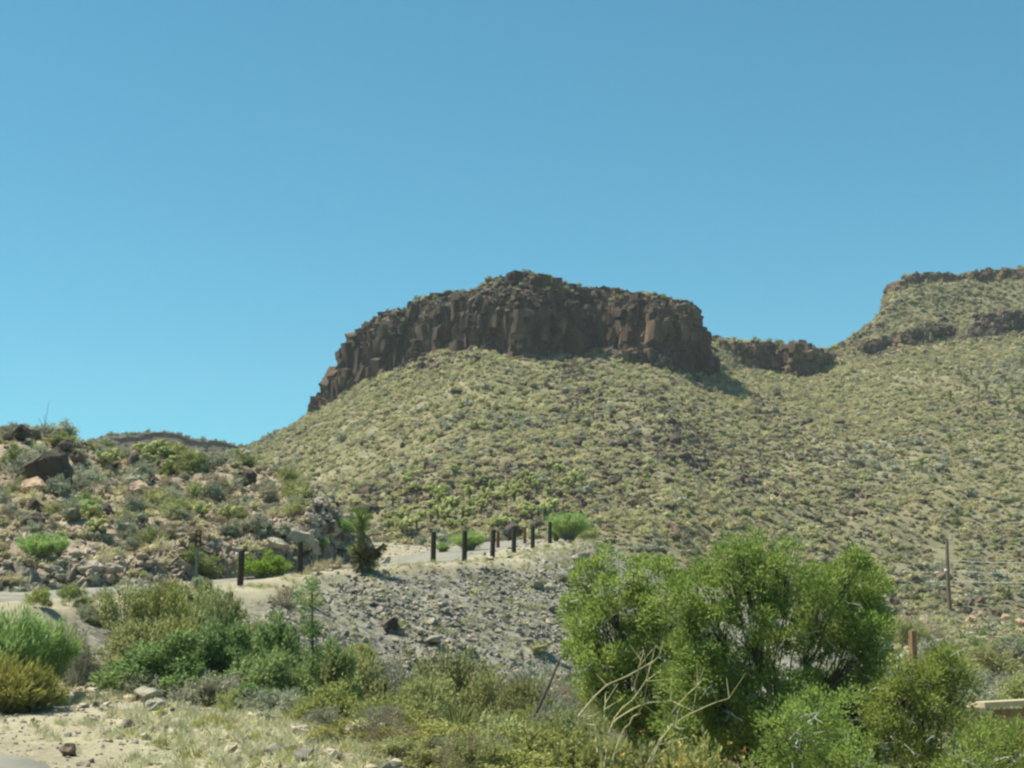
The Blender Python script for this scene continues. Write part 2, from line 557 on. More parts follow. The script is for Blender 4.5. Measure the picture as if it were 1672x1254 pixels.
sil = 1 - .75 * np.exp(-(((np.arange(HILL.shape[0]) - 324) / 22.) ** 2))[:, None]
HILL[..., 2] += nz * vfade * sil
V_BASE, V_TOP = 24 + 240, 24 + 300
grid_obj('hill', HILL, M['slope'])

# ---- rocky hillside beyond the road bend
S_BASE = [(-500, 1004, 31), (-200, 996, 32), (0, 982, 34.3), (70, 980, 35.3), (130, 977, 36.5), (200, 971, 39), (270, 960, 42), (330, 948, 46), (400, 938, 48), (470, 924, 50), (520, 917, 52), (555, 914, 54), (585, 912, 56), (615, 908, 60)]
S_CUT = [(-500, 940, 34), (-200, 925, 35.5), (0, 912, 37.3), (70, 912, 38.3), (130, 912, 39.5), (200, 908, 42), (270, 898, 44.8), (330, 886, 48.5), (400, 872, 50.5), (470, 858, 52.5), (520, 836, 54), (555, 846, 56), (585, 872, 57.5), (615, 904, 61)]
S_MID = [(-500, 800, 50), (-200, 805, 53), (0, 806, 56), (70, 808, 56), (130, 812, 57), (200, 822, 58), (270, 822, 60), (330, 820, 61), (400, 818, 62), (470, 820, 62), (520, 812, 60), (555, 836, 59), (585, 868, 60), (615, 903, 63)]
S_CREST = [(-500, 690, 72), (-200, 700, 73), (0, 706, 73), (70, 709, 73), (130, 724, 73), (200, 748, 74), (270, 752, 75), (330, 756, 75), (400, 768, 74), (470, 786, 70), (520, 799, 65), (555, 832, 62), (585, 868, 63), (615, 903, 66)]
s_rows = [[at(p[0], p[1] + 14, p[2] - .4) for p in S_BASE], [at(*p) for p in S_CUT], [at(*p) for p in S_MID], [at(*p) for p in S_CREST]]
s_rows.append([p + np.array((0, 9, -1.6)) for p in s_rows[3]])
s_rows.append([p + np.array((0, 22, -7.0)) for p in s_rows[3]])
SIDE = loft(s_rows, 330, [26, 46, 50, 14, 8])
amp = smooth(-1, 8, np.arange(SIDE.shape[0]))[:, None] * np.ones(SIDE.shape[:2])
vi = np.arange(SIDE.shape[0])[:, None]
cutm = np.exp(-((vi - 16) / 12.) ** 2)
SIDE_S = SIDE.copy()
cv, _ = cells(SIDE * np.array((.8, .8, 1.5)) + .5 * vnoise(SIDE * 1.5, 8)[..., None], 40)
cv2, _ = cells(SIDE * 2.3, 50)
SIDE[..., 2] += amp * (.28 * fbm(SIDE * np.array((.5, .5, 0)), 3, 21) * (1 - .5 * cutm))
nrm = grid_normals(SIDE_S)
nrm[nrm[..., 1] > 0] *= -1
SIDE += nrm * (amp * cutm * (.20 * cv + .10 * cv2) + amp * .06 * cv2)[..., None]
hs_o = grid_obj('hillside', SIDE, M['hillside'], False)
hs_o.data.materials.append(M['cut'])
nu_s = SIDE.shape[1]
fi = np.repeat(np.arange(SIDE.shape[0] - 1), nu_s - 1)
edge_n = 22 + 5 * np.sin(np.tile(np.arange(nu_s - 1), SIDE.shape[0] - 1) * .21) + rng.normal(0, 3, len(fi))
colx = np.tile(np.arange(nu_s - 1), SIDE.shape[0] - 1)
ux, _ = proj(SIDE[0])
right_end = np.tile(ux[:-1] > 500, SIDE.shape[0] - 1) & (fi < 60)
hs_o.data.polygons.foreach_set('material_index', ((fi < edge_n) | right_end).astype(np.int32))

# ---- distant dark hill seen over the hillside
FH = [(60, 752), (110, 742), (135, 730), (152, 716), (190, 711), (225, 711), (245, 706), (285, 707), (303, 717), (345, 721), (382, 730), (440, 748), (520, 770)]
fr = [[at(px, 800, 400) for px, py in FH], [at(px, py + 26, 425) for px, py in FH], [at(px, py + 8, 432) for px, py in FH], [at(px, py, 434) for px, py in FH],
      [at(px, py, 460) + np.array((0, 0, -2.)) for px, py in FH], [at(px, 790, 520) for px, py in FH]]
FARH = loft(fr, 200, [10, 14, 10, 6, 6])
fc, _ = cells(FARH * np.array((.3, .3, .35)), 70)
FARH[..., 2] += .5 * fc + .8 * fbm(FARH * .1, 3, 71) * smooth(0, 6, np.arange(FARH.shape[0]))[:, None]
grid_obj('distant_hill', FARH, M['far'], False)

# ---- near ground with gully, fill slope and road bench (height field)
EDGE = [(-1500, 1040, 17), (-900, 1015, 19), (-500, 1003, 22), (-200, 992, 25), (0, 987, 28), (150, 981, 31), (280, 968, 34.5), (392, 956, 38), (489, 938, 40), (600, 927, 42), (707, 918, 44.5),
        (758, 916, 46), (805, 910, 48), (839, 902, 51), (870, 895, 55), (900, 887, 60), (925, 883, 67), (920, 880, 78), (890, 880, 92), (850, 884, 105)]
ep = np.array([at(*p) for p in EDGE])
EP = catmull(ep, np.linspace(0, len(ep) - 1, 420))
ET = np.gradient(EP[:, :2], axis=0)
ET /= np.linalg.norm(ET, axis=1)[:, None]
EN = np.stack((-ET[:, 1], ET[:, 0]), 1)            # to the road side (left of travel)
SHL = catmull(np.array(((-40., 40), (-20, 30), (-11, 26), (-7.2, 23.2), (-4.3, 19.2), (-2.4, 16.2), (-1.0, 13), (1.8, 8), (5, 2), (12, -8))), np.linspace(0, 9, 160))
ST = np.gradient(SHL, axis=0)
ST /= np.linalg.norm(ST, axis=1)[:, None]

def near_line(XY, L, T):
    out_i = np.empty(len(XY), int)
    for a in range(0, len(XY), 20000):
        q = XY[a:a + 20000]
        d = (q[:, None, 0] - L[None, :, 0]) ** 2 + (q[:, None, 1] - L[None, :, 1]) ** 2
        out_i[a:a + 20000] = d.argmin(1)
    d = XY - L[out_i]
    t = T[out_i]
    cr = t[:, 0] * d[:, 1] - t[:, 1] * d[:, 0]      # > 0 on the left of travel
    return out_i, np.sign(cr) * np.linalg.norm(d, axis=1)

def tilt_road(ze):
    return .006 - .075 * smooth(1.5, 2.2, ze)

def ground_z(X, Y, detail=True, masks=False):
    X, Y = np.atleast_1d(np.asarray(X, float)), np.atleast_1d(np.asarray(Y, float))
    XY = np.stack((X, Y), 1)
    i, s = near_line(XY, EP[:, :2], ET)
    ze = EP[i, 2]
    _, sh = near_line(XY, SHL, ST)                  # > 0 beyond the shoulder edge
    P = np.stack((X, Y, X * 0), 1)
    depth = .95 + 1.25 * smooth(0, 9, X) - .9 * smooth(60, 130, Y)
    floor = -depth * smooth(-.3, 4.2, sh) + .12 * fbm(P * .35, 3, 31) * smooth(.5, 3, sh)
    out_ = -s
    wob = .5 * vnoise(P * .4, 33) + .25 * vnoise(P * 1.1, 34)
    drop = np.maximum(0, out_ - 1.1 + wob * smooth(0, 2, out_))
    bank = ze - .43 * drop - .05 * np.minimum(np.maximum(out_, 0), 1)
    zc = np.where(floor > bank, floor, bank)
    k = .35
    hsm = np.clip(.5 + .5 * (bank - floor) / k, 0, 1)
    zc = floor * (1 - hsm) + bank * hsm + k * hsm * (1 - hsm)
    zr = ze + np.minimum(s, 7.5) * tilt_road(ze) + .07 * np.maximum(s - 7.5, 0)
    z = np.where(s > 0, zr, zc)
    if detail:
        rough = np.where((s > -.6) & (s < 8), .25, 1.0)
        flat = 1 - .55 * smooth(-.8, -3, sh)
        z = z + .05 * fbm(P * 1.4, 3, 41) * rough * flat + .018 * fbm(P * 5, 2, 44) * rough
    if masks:
        gr = smooth(.9, 2.2, out_ + wob) * (1 - smooth(-.25, .5, floor - bank)) * smooth(-11.5, -9.0, X + .6 * vnoise(P * .5, 9))
        st = smooth(-.2, .5, vnoise(P * .45, 61) + .35 * vnoise(P * 1.7, 62) + .25) * smooth(2.5, -1, sh)
        st = np.maximum(st, .3 * smooth(.1, .6, vnoise(P * .5, 66)) * smooth(.2, 1, out_) * (1 - gr))
        return z, gr, st
    return z

def gz(x, y):
    return float(ground_z([x], [y])[0])

us = np.linspace(-1, 1, 430)
us = .62 * us + .5 * us ** 3
ys = 1.0 * (170.0 / 1.0) ** np.linspace(0, 1, 460)
ys = np.interp(np.linspace(0, 1, 440), np.linspace(0, 1, 6), [1.0, 13.0, 25.0, 44.0, 72.0, 175.0])
GX = us[None, :] * (ys[:, None] + 6)
GY = np.repeat(ys[:, None], len(us), 1)
gzv, gmask, smask = ground_z(GX.ravel(), GY.ravel(), True, True)
GROUND = np.stack((GX, GY, gzv.reshape(GX.shape)), -1)
grid_obj('ground', GROUND, M['ground'], True, {'gravel': gmask, 'straw': smask})
# the plain beneath and behind everything, out to the horizon
pl = MB()
pl.box((0, 330, -50), (1500, 780, 10))
tag(link('terrain', pl.mesh('terrain'), M['slope']), kind='structure')

# ---- roads
def strip(name, C, N, z, offs, mat, kind='structure'):
    rows = []
    for k, (a, dz) in enumerate(offs):
        p = np.stack((C[:, 0] + N[:, 0] * a, C[:, 1] + N[:, 1] * a, z + dz), 1)
        rows.append(p)
    G = np.array(rows)
    return grid_obj(name, G, mat)
wv = .18 * fbm(np.stack((np.arange(420) * .13, np.zeros(420), np.zeros(420)), 1), 3, 91)
rows = []
for a in (1.0, 1.5, 3, 5, 5.6, 6.0):
    e = wv * (1 if a < 1.2 else -1 if a > 5.9 else 0)
    p = np.stack((EP[:, 0] + EN[:, 0] * (a + e), EP[:, 1] + EN[:, 1] * (a + e), EP[:, 2] + (a + e) * tilt_road(EP[:, 2]) + (.045 if 1.2 < a < 5.9 else -.06)), 1)
    rows.append(p)
grid_obj('road', np.array(rows), M['asphalt'])
NR = catmull(np.array(((-30., 30), (-16, 24), (-9.5, 20), (-5.7, 15.8), (-3.75, 12.5), (-1.2, 8.6), (2.0, 3.5), (6, -4))), np.linspace(0, 7, 120))
NT = np.gradient(NR, axis=0); NT /= np.linalg.norm(NT, axis=1)[:, None]
NN = np.stack((NT[:, 1], -NT[:, 0]), 1)            # right of travel (towards the camera side)
wv = .2 * fbm(np.stack((np.arange(120) * .4, np.zeros(120), np.zeros(120)), 1), 3, 95)
rows = []
for a in (0, .4, 2, 4, 6.5, 7):
    e = wv if a < .5 else 0
    rows.append(np.stack((NR[:, 0] + NN[:, 0] * (a + e), NR[:, 1] + NN[:, 1] * (a + e), np.full(120, -.08 if a in (0, 7) else .05)), 1))
o = grid_obj('road', np.array(rows), M['asphalt'])

# ---- cliffs: lofted rock walls broken into blocks
def rockify(G, big=1.1, med=.5, small=.22, csize=(5.5, 5.5, 8.0), seed=100, mask=None):
    c = np.array(csize)
    warp = np.stack([vnoise(G / 4.0 + 40 * k, seed + 60 + k) for k in range(3)], -1) * 1.1
    a, _ = cells((G + warp) / c, seed)
    b, _ = cells((G + warp * .6) / (c * np.array((.46, .46, .36))), seed + 10)
    d, _ = cells((G + warp * .3) / (c * np.array((.23, .23, .17))), seed + 20)
    n = grid_normals(G)
    amt = big * a + med * b + small * d + .35 * big * fbm(G / 9., 2, seed + 30)
    if mask is not None:
        amt = amt * mask
    return n, amt

def flip_out(n, G):
    # outward = towards the camera or up
    v = np.stack((G[..., 0] * 0, -np.ones(G.shape[:2]), np.full(G.shape[:2], 1.2)), -1)
    s = np.sign((n * v).sum(-1))
    return n * np.where(s == 0, 1, s)[..., None]

C_BASE = [(540, 700, 300), (503, 700, 272), (528, 682, 264), (565, 662, 259), (605, 637, 253), (660, 622, 249), (690, 614, 247), (745, 596, 243), (775, 594, 239), (800, 597, 236), (835, 603, 233.5), (862, 608, 232), (890, 607, 236), (925, 604, 243), (952, 600, 250), (985, 600, 252), (1035, 608, 243), (1085, 620, 242), (1128, 632, 246), (1170, 648, 253), (1178, 640, 275), (1165, 630, 300)]
C_TOP = [(540, 660, 300), (510, 668, 274), (530, 642, 268), (582, 574, 264), (618, 542, 258), (662, 528, 255), (692, 518, 253), (742, 512, 248), (775, 512, 244), (800, 510, 241), (835, 505, 238.5), (866, 503, 237), (893, 500, 240), (925, 502, 247), (955, 508, 254), (990, 508, 256), (1040, 502, 248), (1085, 508, 246), (1122, 532, 250), (1143, 566, 257), (1152, 566, 276), (1150, 560, 300)]
C_SUM = [(545, 640, 304), (516, 656, 277), (538, 618, 273), (588, 549, 271), (620, 523, 270), (664, 508, 269), (684, 494, 268), (742, 485, 265), (776, 476, 262), (796, 461, 260), (838, 456, 258), (872, 452, 256), (905, 459, 257), (930, 472, 259), (958, 482, 264), (1000, 484, 266), (1040, 483, 262), (1080, 490, 259), (1112, 508, 261), (1134, 534, 264), (1140, 548, 282), (1135, 550, 304)]
cb, ct, cs = ([at(*p) for p in L] for L in (C_BASE, C_TOP, C_SUM))
cmid = [a * .5 + b * .5 + np.array((0, 0.9, 0)) for a, b in zip(cb, ct)]
cbk = [np.array((p[0] * 1.08, max(p[1] + 26, 300), p[2] - 2.0)) for p in cs]
cdn = [np.array((p[0] * 1.12, max(p[1] + 44, 322), p[2] - 26.0)) for p in cs]
CAP = loft([cb, cmid, ct, cs, cbk, cdn], 900, [36, 36, 56, 14, 10])
n, amt = rockify(CAP, 1.55, .45, .12, (8.5, 8.5, 14.0), 110)
amt = amt * (.35 + .65 * smooth(530, 640, proj(CAP)[0])) - .9 * smooth(640, 530, proj(CAP)[0])
n = flip_out(n, CAP)
wm = np.ones(CAP.shape[0]); wm[128:] = .35; wm[104:128] = np.linspace(1, .45, 24)
# joints: vertical clefts running down the wall
cl, _ = cells(np.stack((CAP[..., 0] / 4.2, CAP[..., 1] / 4.2, CAP[..., 2] / 40.), -1), 140)
amt = amt + 1.0 * cl * (wm > .9)[:, None] + .35 * np.sin(CAP[..., 2] * 1.25 + 1.5 * vnoise(CAP / 8., 77))
CAP = CAP + n * (amt * wm[:, None])[..., None] * np.array((1, 1, .55))
cliff_o = tag(grid_obj('cliff', CAP, M['cliff'], False), kind='structure')

def block_shapes(k, seed):
    rg = np.random.default_rng(seed)
    out = []
    for _ in range(k):
        c = np.array([(x, y, z) for x in (-.5, .5) for y in (-.5, .5) for z in (-.5, .5)], float)
        c = c + rg.uniform(-.13, .13, c.shape)
        e = rg.uniform(-.5, .5, (5, 3))
        ax = rg.integers(0, 3, 5)
        e[np.arange(5), ax] = np.where(rg.random(5) < .5, -.56, .56)
        bm = bmesh.new()
        for p in np.vstack((c, e)):
            bm.verts.new(p)
        bmesh.ops.convex_hull(bm, input=bm.verts)
        bmesh.ops.delete(bm, geom=[v for v in bm.verts if not v.link_faces], context='VERTS')
        bm.verts.index_update()
        out.append((np.array([v.co for v in bm.verts]), np.array([[v.index for v in f.verts] for f in bm.faces])))
        bm.free()
    return out
BLK = block_shapes(16, 5)

def rock_blocks(G, N, n, dens, wid, hgt, mat, parent, seed, sink=.35, tilt=.09, name='rock_blocks'):
    rg = np.random.default_rng(seed)
    P, i, j = sample_grid(G, n, rg, dens)
    mb = MB()
    for q in range(n):
        V, T = BLK[rg.integers(len(BLK))]
        nr = N[i[q], j[q]]
        yaw = math.atan2(nr[0], -nr[1]) + rg.normal(0, .35)
        w = wid[0] * math.exp(np.clip(rg.normal(0, wid[1]), -.8, .55))
        d = np.array((w, w * rg.uniform(.6, 1.1), w * hgt[0] * math.exp(np.clip(rg.normal(0, hgt[1]), -.5, .4))))
        a, b = rg.normal(0, tilt, 2)
        Vq = V * d
        Vq = Vq @ np.array(((1, 0, 0), (0, math.cos(a), math.sin(a)), (0, -math.sin(a), math.cos(a))))
        Vq = Vq @ np.array(((math.cos(b), 0, math.sin(b)), (0, 1, 0), (-math.sin(b), 0, math.cos(b))))
        co, si = math.cos(yaw), math.sin(yaw)
        Vq = Vq @ np.array(((co, si, 0), (-si, co, 0), (0, 0, 1)))
        mb.add(Vq + P[q] - nr * d[1] * sink * rg.uniform(.7, 1.3), None, T)
    o = link(name, mb.mesh(name), M[mat], parent=parent)
    o['kind'] = 'stuff'
    return o
CN = flip_out(grid_normals(CAP), CAP)
vr = np.arange(CAP.shape[0])[:, None] * np.ones((1, CAP.shape[1]))
cpx, _ = proj(CAP)
smoothwall = np.exp(-((cpx - 905) / 38.) ** 2)
rock_blocks(CAP, CN, 110, (vr < 110) * (cpx > 495) * (cpx < 600), (1.45, .4), (1.2, .3), 'cliff', cliff_o, 904, .25, .25)
rock_blocks(CAP, CN, 520, ((vr < 60)) * (1 - .4 * smoothwall), (1.5, .35), (1.6, .3), 'cliff', cliff_o, 901, .44)
rock_blocks(CAP, CN, 2600, ((vr < 76)) * (1 - .6 * smoothwall), (.85, .4), (1.4, .35), 'cliff', cliff_o, 902, .34, .14)
rock_blocks(CAP, CN, 1900, ((vr > 66) & (vr < 134)) * 1., (.95, .42), (.8, .3), 'cliff', cliff_o, 903, .34, .25)
rock_blocks(CAP, CN, 160, ((vr > 84) & (vr < 130)) * (vnoise(CAP / 9., 88) > .1) * (cpx < 1060), (1.5, .3), (.75, .3), 'cliff', cliff_o, 905, .38, .15)
rock_blocks(CAP, CN, 4200, (vr < 128) * (1 - .5 * smoothwall), (.55, .4), (1.1, .35), 'cliff', cliff_o, 906, .25, .25)

def ledge(name, pts, nu, depth=5., seed=200, big=.8, mat='ledge', label=None):
    """pts: (px, y_base, y_top, D)"""
    b = [at(p[0], p[1] + 5, p[3] - .3) for p in pts]
    m_ = [at(p[0], p[1] * .45 + p[2] * .55, p[3] + .5) for p in pts]
    t = [at(p[0], p[2], p[3] + 1.2) for p in pts]
    k = [q + np.array((0, depth, .6)) for q in t]
    d = [q + np.array((0, depth * 1.8, -5.)) for q in t]
    G = loft([b, m_, t, k, d], nu, [12, 12, 14, 6])
    n, amt = rockify(G, big, big * .5, big * .22, (3.2, 3.2, 2.6), seed)
    n = flip_out(n, G)
    fade = np.minimum(1, np.minimum(np.arange(nu), np.arange(nu)[::-1]) / 6.)[None, :]
    G = G + n * (amt * fade)[..., None] * np.array((1, 1, .5))
    lo = tag(link(name, mesh_np(name, G.reshape(-1, 3), grid_faces(*G.shape[:2]), False), M[mat]), kind='structure')
    LN = flip_out(grid_normals(G), G)
    rows_ = np.arange(G.shape[0])[:, None] * np.ones((1, nu))
    rock_blocks(G, LN, nu * 4, (rows_ < 25) * (fade > .5), (.85, .42), (.9, .35), mat, lo, seed + 5, .3, .2)
    return lo, G
_, LG1 = ledge('cliff', [(1130, 612, 560, 283), (1165, 612, 559, 283), (1195, 606, 561, 283), (1222, 612, 561, 281), (1246, 614, 563, 281), (1268, 604, 563, 284), (1290, 618, 566, 280), (1318, 624, 568, 279), (1338, 606, 572, 284), (1356, 600, 584, 290)], 170, 8, 210, 1.0)
_, LG2 = ledge('cliff', [(1456, 504, 492, 323), (1463, 494, 474, 323), (1470, 488, 460, 323), (1494, 474, 450, 324), (1540, 466, 450, 326), (1580, 466, 450, 326), (1620, 462, 444, 327), (1672, 460, 442, 327), (1760, 458, 438, 327), (1900, 452, 431, 327)], 240, 9, 220, .8)
_, LG3 = ledge('cliff', [(1402, 594, 584, 299), (1412, 592, 566, 299), (1440, 584, 556, 300), (1470, 574, 550, 301), (1500, 568, 538, 301), (1530, 562, 534, 302), (1556, 548, 538, 305)], 110, 4, 230, .8)
_, LG4 = ledge('cliff', [(1574, 556, 545, 303), (1600, 548, 526, 303), (1630, 544, 514, 303), (1660, 548, 512, 303), (1700, 550, 510, 303), (1760, 548, 506, 303), (1820, 540, 515, 304)], 110, 4, 240, .9)

# ================================================================== ROCKS
def hull_rock(rg, n=18, sx=1., sy=1., sz=.75, rough=True):
    d = rg.normal(size=(n, 3))
    d /= np.linalg.norm(d, axis=1)[:, None]
    d *= (rg.uniform(.72, 1.0, n))[:, None]
    d = d * np.array((sx, sy, sz)) * .5
    bm = bmesh.new()
    for p in d:
        bm.verts.new(p)
    r = bmesh.ops.convex_hull(bm, input=bm.verts)
    bmesh.ops.delete(bm, geom=[v for v in bm.verts if not v.link_faces], context='VERTS')
    bmesh.ops.bevel(bm, geom=list(bm.edges), offset=.028, segments=1, affect='EDGES', profile=.5, clamp_overlap=True)
    if rough:
        bmesh.ops.triangulate(bm, faces=list(bm.faces))
        bmesh.ops.subdivide_edges(bm, edges=list(bm.edges), cuts=2, use_grid_fill=True)
        bm.normal_update()
        co = np.array([v.co for v in bm.verts]); no = np.array([v.normal for v in bm.verts])
        c1, _ = cells(co * 3.3 + rg.random(3) * 50, 7)
        c2, _ = cells(co * 7.5 + rg.random(3) * 50, 17)
        dsp = .045 * c1 + .022 * c2 + .03 * vnoise(co * 5 + rg.random(3) * 9, 3)
        co = co + no * dsp[:, None]
        for v, c in zip(bm.verts, co):
            v.co = c
    me = bpy.data.meshes.new('rock')
    bm.to_mesh(me)
    bm.free()
    return me

ROCKS = {}
def rock_set(key, mat, k=6, n=16, **kw):
    out = []
    rg = np.random.default_rng(len(key) * 17 + k + n)
    for _ in range(k):
        me = hull_rock(rg, n, **kw)
        me.materials.append(M[mat])
        out.append(me)
    ROCKS[key] = out
rock_set('boulder', 'boulder', 8, 18, sz=.8)
rock_set('pink', 'pinkrock', 5, 16, sz=.75)
rock_set('riprap', 'riprap', 7, 14, sy=.75, sz=.55, rough=False)
rock_set('pale', 'pale', 6, 15, sy=.8, sz=.5)
rock_set('cut', 'cut', 6, 15, sz=.7)
rrock = random.Random(5)

def rock(key, loc, size, label, group=None, name='boulder', sink=.25, cat='rock'):
    me = rrock.choice(ROCKS[key])
    o = link(name, me, loc=(loc[0], loc[1], loc[2] + size * (.35 - sink)), rot=(rrock.uniform(-.3, .3), rrock.uniform(-.3, .3), rrock.uniform(0, 6.28)),
             sc=(size * rrock.uniform(.85, 1.15), size * rrock.uniform(.85, 1.15), size * rrock.uniform(.8, 1.15)))
    return tag(o, label, cat, group)

# ---- geometry-nodes scatter for what nobody could count
def scatter(name, pts, scl, rotz, idx, protos, label, cat, tilt=.15, seed=0):
    n = len(pts)
    me = bpy.data.meshes.new(name)
    me.vertices.add(n)
    me.vertices.foreach_set('co', np.asarray(pts, np.float32).ravel())
    rg = np.random.default_rng(seed)
    rot = np.stack((rg.normal(0, tilt, n), rg.normal(0, tilt, n), rotz), 1).astype(np.float32)
    a = me.attributes.new('rot', 'FLOAT_VECTOR', 'POINT'); a.data.foreach_set('vector', rot.ravel())
    sc3 = np.asarray(scl, np.float32)
    if sc3.ndim == 1:
        sc3 = np.repeat(sc3[:, None], 3, 1)
    a = me.attributes.new('scl', 'FLOAT_VECTOR', 'POINT'); a.data.foreach_set('vector', sc3.ravel())
    a = me.attributes.new('kind_i', 'INT', 'POINT'); a.data.foreach_set('value', np.asarray(idx, np.int32))
    o = link(name, me)
    ng = bpy.data.node_groups.new(name, 'GeometryNodeTree')
    ng.interface.new_socket('Geometry', in_out='INPUT', socket_type='NodeSocketGeometry')
    ng.interface.new_socket('Geometry', in_out='OUTPUT', socket_type='NodeSocketGeometry')
    N, L = ng.nodes, ng.links
    gi, go = N.new('NodeGroupInput'), N.new('NodeGroupOutput')
    iop = N.new('GeometryNodeInstanceOnPoints')
    jn = N.new('GeometryNodeJoinGeometry')
    for p in reversed(protos):                     # join puts the last link first
        oi = N.new('GeometryNodeObjectInfo')
        oi.transform_space = 'ORIGINAL'
        oi.inputs['Object'].default_value = p
        oi.inputs['As Instance'].default_value = True
        L.new(oi.outputs['Geometry'], jn.inputs[0])
    def na(key, t):
        q = N.new('GeometryNodeInputNamedAttribute'); q.data_type = t
        q.inputs['Name'].default_value = key
        return q.outputs['Attribute']
    L.new(gi.outputs[0], iop.inputs['Points'])
    L.new(jn.outputs[0], iop.inputs['Instance'])
    iop.inputs['Pick Instance'].default_value = True
    L.new(na('kind_i', 'INT'), iop.inputs['Instance Index'])
    L.new(na('rot', 'FLOAT_VECTOR'), iop.inputs['Rotation'])
    L.new(na('scl', 'FLOAT_VECTOR'), iop.inputs['Scale'])
    L.new(iop.outputs[0], go.inputs[0])
    md = o.modifiers.new('scatter', 'NODES')
    md.node_group = ng
    return tag(o, label, cat, None, 'stuff')

# ================================================================== PLANT SHAPES
def unit(v):
    return v / (np.linalg.norm(v, axis=-1, keepdims=True) + 1e-9)

def bez(a, b, c, t):
    return (1 - t) ** 2 * a + 2 * t * (1 - t) * b + t * t * c

def shrub_geo(rg, R=.5, H=.6, nst=16, nlf=400, ll=.06, lw=.02, t0=.35, jit=.05, up=.6, spread=.8, stem_r=.008, phimax=1.45, base=.12, clump=0., nseg=4, core=0.):
    """foliage MB, stems MB of one shrub with its foot at the origin"""
    fo, st = MB(), MB()
    th = rg.random(nst) * 2 * np.pi
    ph = np.arccos(1 - rg.random(nst) * (1 - math.cos(phimax)))
    rr = rg.uniform(.72, 1.05, nst)
    end = np.stack((R * np.cos(th) * np.sin(ph) * rr, R * np.sin(th) * np.sin(ph) * rr, H * (np.cos(ph) * .92 + .08) * rr), 1)
    b = np.stack((np.cos(th), np.sin(th), th * 0), 1) * R * base * rg.random((nst, 1))
    b[:, 2] = -.04
    mid = b * .45 + end * .55 + np.array((0, 0, .16 * H)) + rg.normal(0, .05 * R, (nst, 3))
    for k in range(nst):
        t = np.linspace(0, 1, nseg)[:, None]
        st.tube(bez(b[k], mid[k], end[k], t), np.linspace(stem_r, stem_r * .35, nseg), 3, False)
    k = rg.integers(0, nst, nlf)
    t = (t0 + (1 - t0) * np.sqrt(rg.random(nlf)))[:, None]
    pos = bez(b[k], mid[k], end[k], t)
    if clump > 0:
        nc = nst * 3
        kc = rg.integers(0, nst, nc)
        tc = (t0 + (1 - t0) * rg.random(nc) ** .6)[:, None]
        cc = bez(b[kc], mid[kc], end[kc], tc)
        j = rg.integers(0, nc, nlf)
        off = unit(rg.normal(size=(nlf, 3))) * (rg.random((nlf, 1)) ** .45) * clump
        pos = cc[j] + off
        d = unit(off) + unit(end[kc[j]] - b[kc[j]]) * up + rg.normal(0, spread * .6, (nlf, 3))
    else:
        pos = pos + rg.normal(0, jit, (nlf, 3))
        d = unit(end[k] - mid[k]) * up + rg.normal(0, spread, (nlf, 3)) + np.array((0, 0, .25))
    pos[:, 2] = np.maximum(pos[:, 2], .01)
    fo.leaves(pos, d, ll * rg.uniform(.6, 1.25, nlf), lw * rg.uniform(.7, 1.3, nlf), rg)
    if core > 0:
        bm = bmesh.new()
        bmesh.ops.create_icosphere(bm, subdivisions=2, radius=1)
        V = np.array([v.co for v in bm.verts])
        T = np.array([[v.index for v in f.verts] for f in bm.faces])
        bm.free()
        V = V * (core * (1 + .35 * vnoise(V * 2.2 + rg.random(3) * 30, 5)))[:, None] * np.array((R, R, H * .5)) + np.array((0, 0, H * .42))
        V[:, 2] = np.maximum(V[:, 2], -.03)
        fo.add(V, None, T)
    return fo, st

SH = {}
def shrub_kind(key, nvar, leaf, stem='twig', seed=0, **kw):
    out = []
    for v in range(nvar):
        fo, st = shrub_geo(np.random.default_rng(seed * 100 + v), **kw)
        a, b = fo.mesh(key + '_foliage'), st.mesh(key + '_stems')
        a.materials.append(M[leaf])
        b.materials.append(M[stem])
        out.append((a, b))
    SH[key] = out

# unit shrubs (about 1 m across, H given), scaled when placed
shrub_kind('greygreen', 4, 'tus_g', seed=1, R=.52, H=.62, nst=26, nlf=1500, ll=.075, lw=.03, jit=.05, core=.62)
shrub_kind('olive', 4, 'olive', seed=2, R=.52, H=.75, nst=26, nlf=1600, ll=.085, lw=.025, jit=.05, up=1.0, core=.45)
shrub_kind('brown', 3, 'tus_b', seed=3, R=.52, H=.58, nst=34, nlf=1100, ll=.07, lw=.018, jit=.04, core=.5)
shrub_kind('dark', 3, 'tus_d', seed=4, R=.52, H=.7, nst=24, nlf=1500, ll=.075, lw=.03, jit=.05, core=.5)
shrub_kind('straw', 3, 'tus_s', seed=5, R=.5, H=.55, nst=40, nlf=900, ll=.16, lw=.016, jit=.03, up=1.3, spread=.4, core=.4)
shrub_kind('broom', 4, 'broom', seed=6, R=.5, H=1.05, nst=80, nlf=6500, ll=.085, lw=.012, t0=.2, jit=.035, up=1.3, spread=.4, phimax=.95, core=0)
shrub_kind('broomlow', 2, 'broomold', seed=16, R=.52, H=.62, nst=80, nlf=6000, ll=.08, lw=.012, t0=.1, jit=.035, up=1.3, spread=.45, phimax=1.2, core=.3)
shrub_kind('creosote', 2, 'creosote', seed=7, R=.54, H=.78, nst=50, nlf=4200, ll=.055, lw=.026, t0=.4, jit=.035, up=.9, clump=.1, core=.5)
shrub_kind('yellowg', 4, 'yellowg', seed=8, R=.55, H=.7, nst=60, nlf=6500, ll=.055, lw=.02, t0=.25, jit=.035, up=1.0, spread=.7)
shrub_kind('olivefine', 4, 'olive', seed=9, R=.55, H=.72, nst=60, nlf=6500, ll=.05, lw=.02, t0=.25, jit=.035, up=.9, spread=.75)
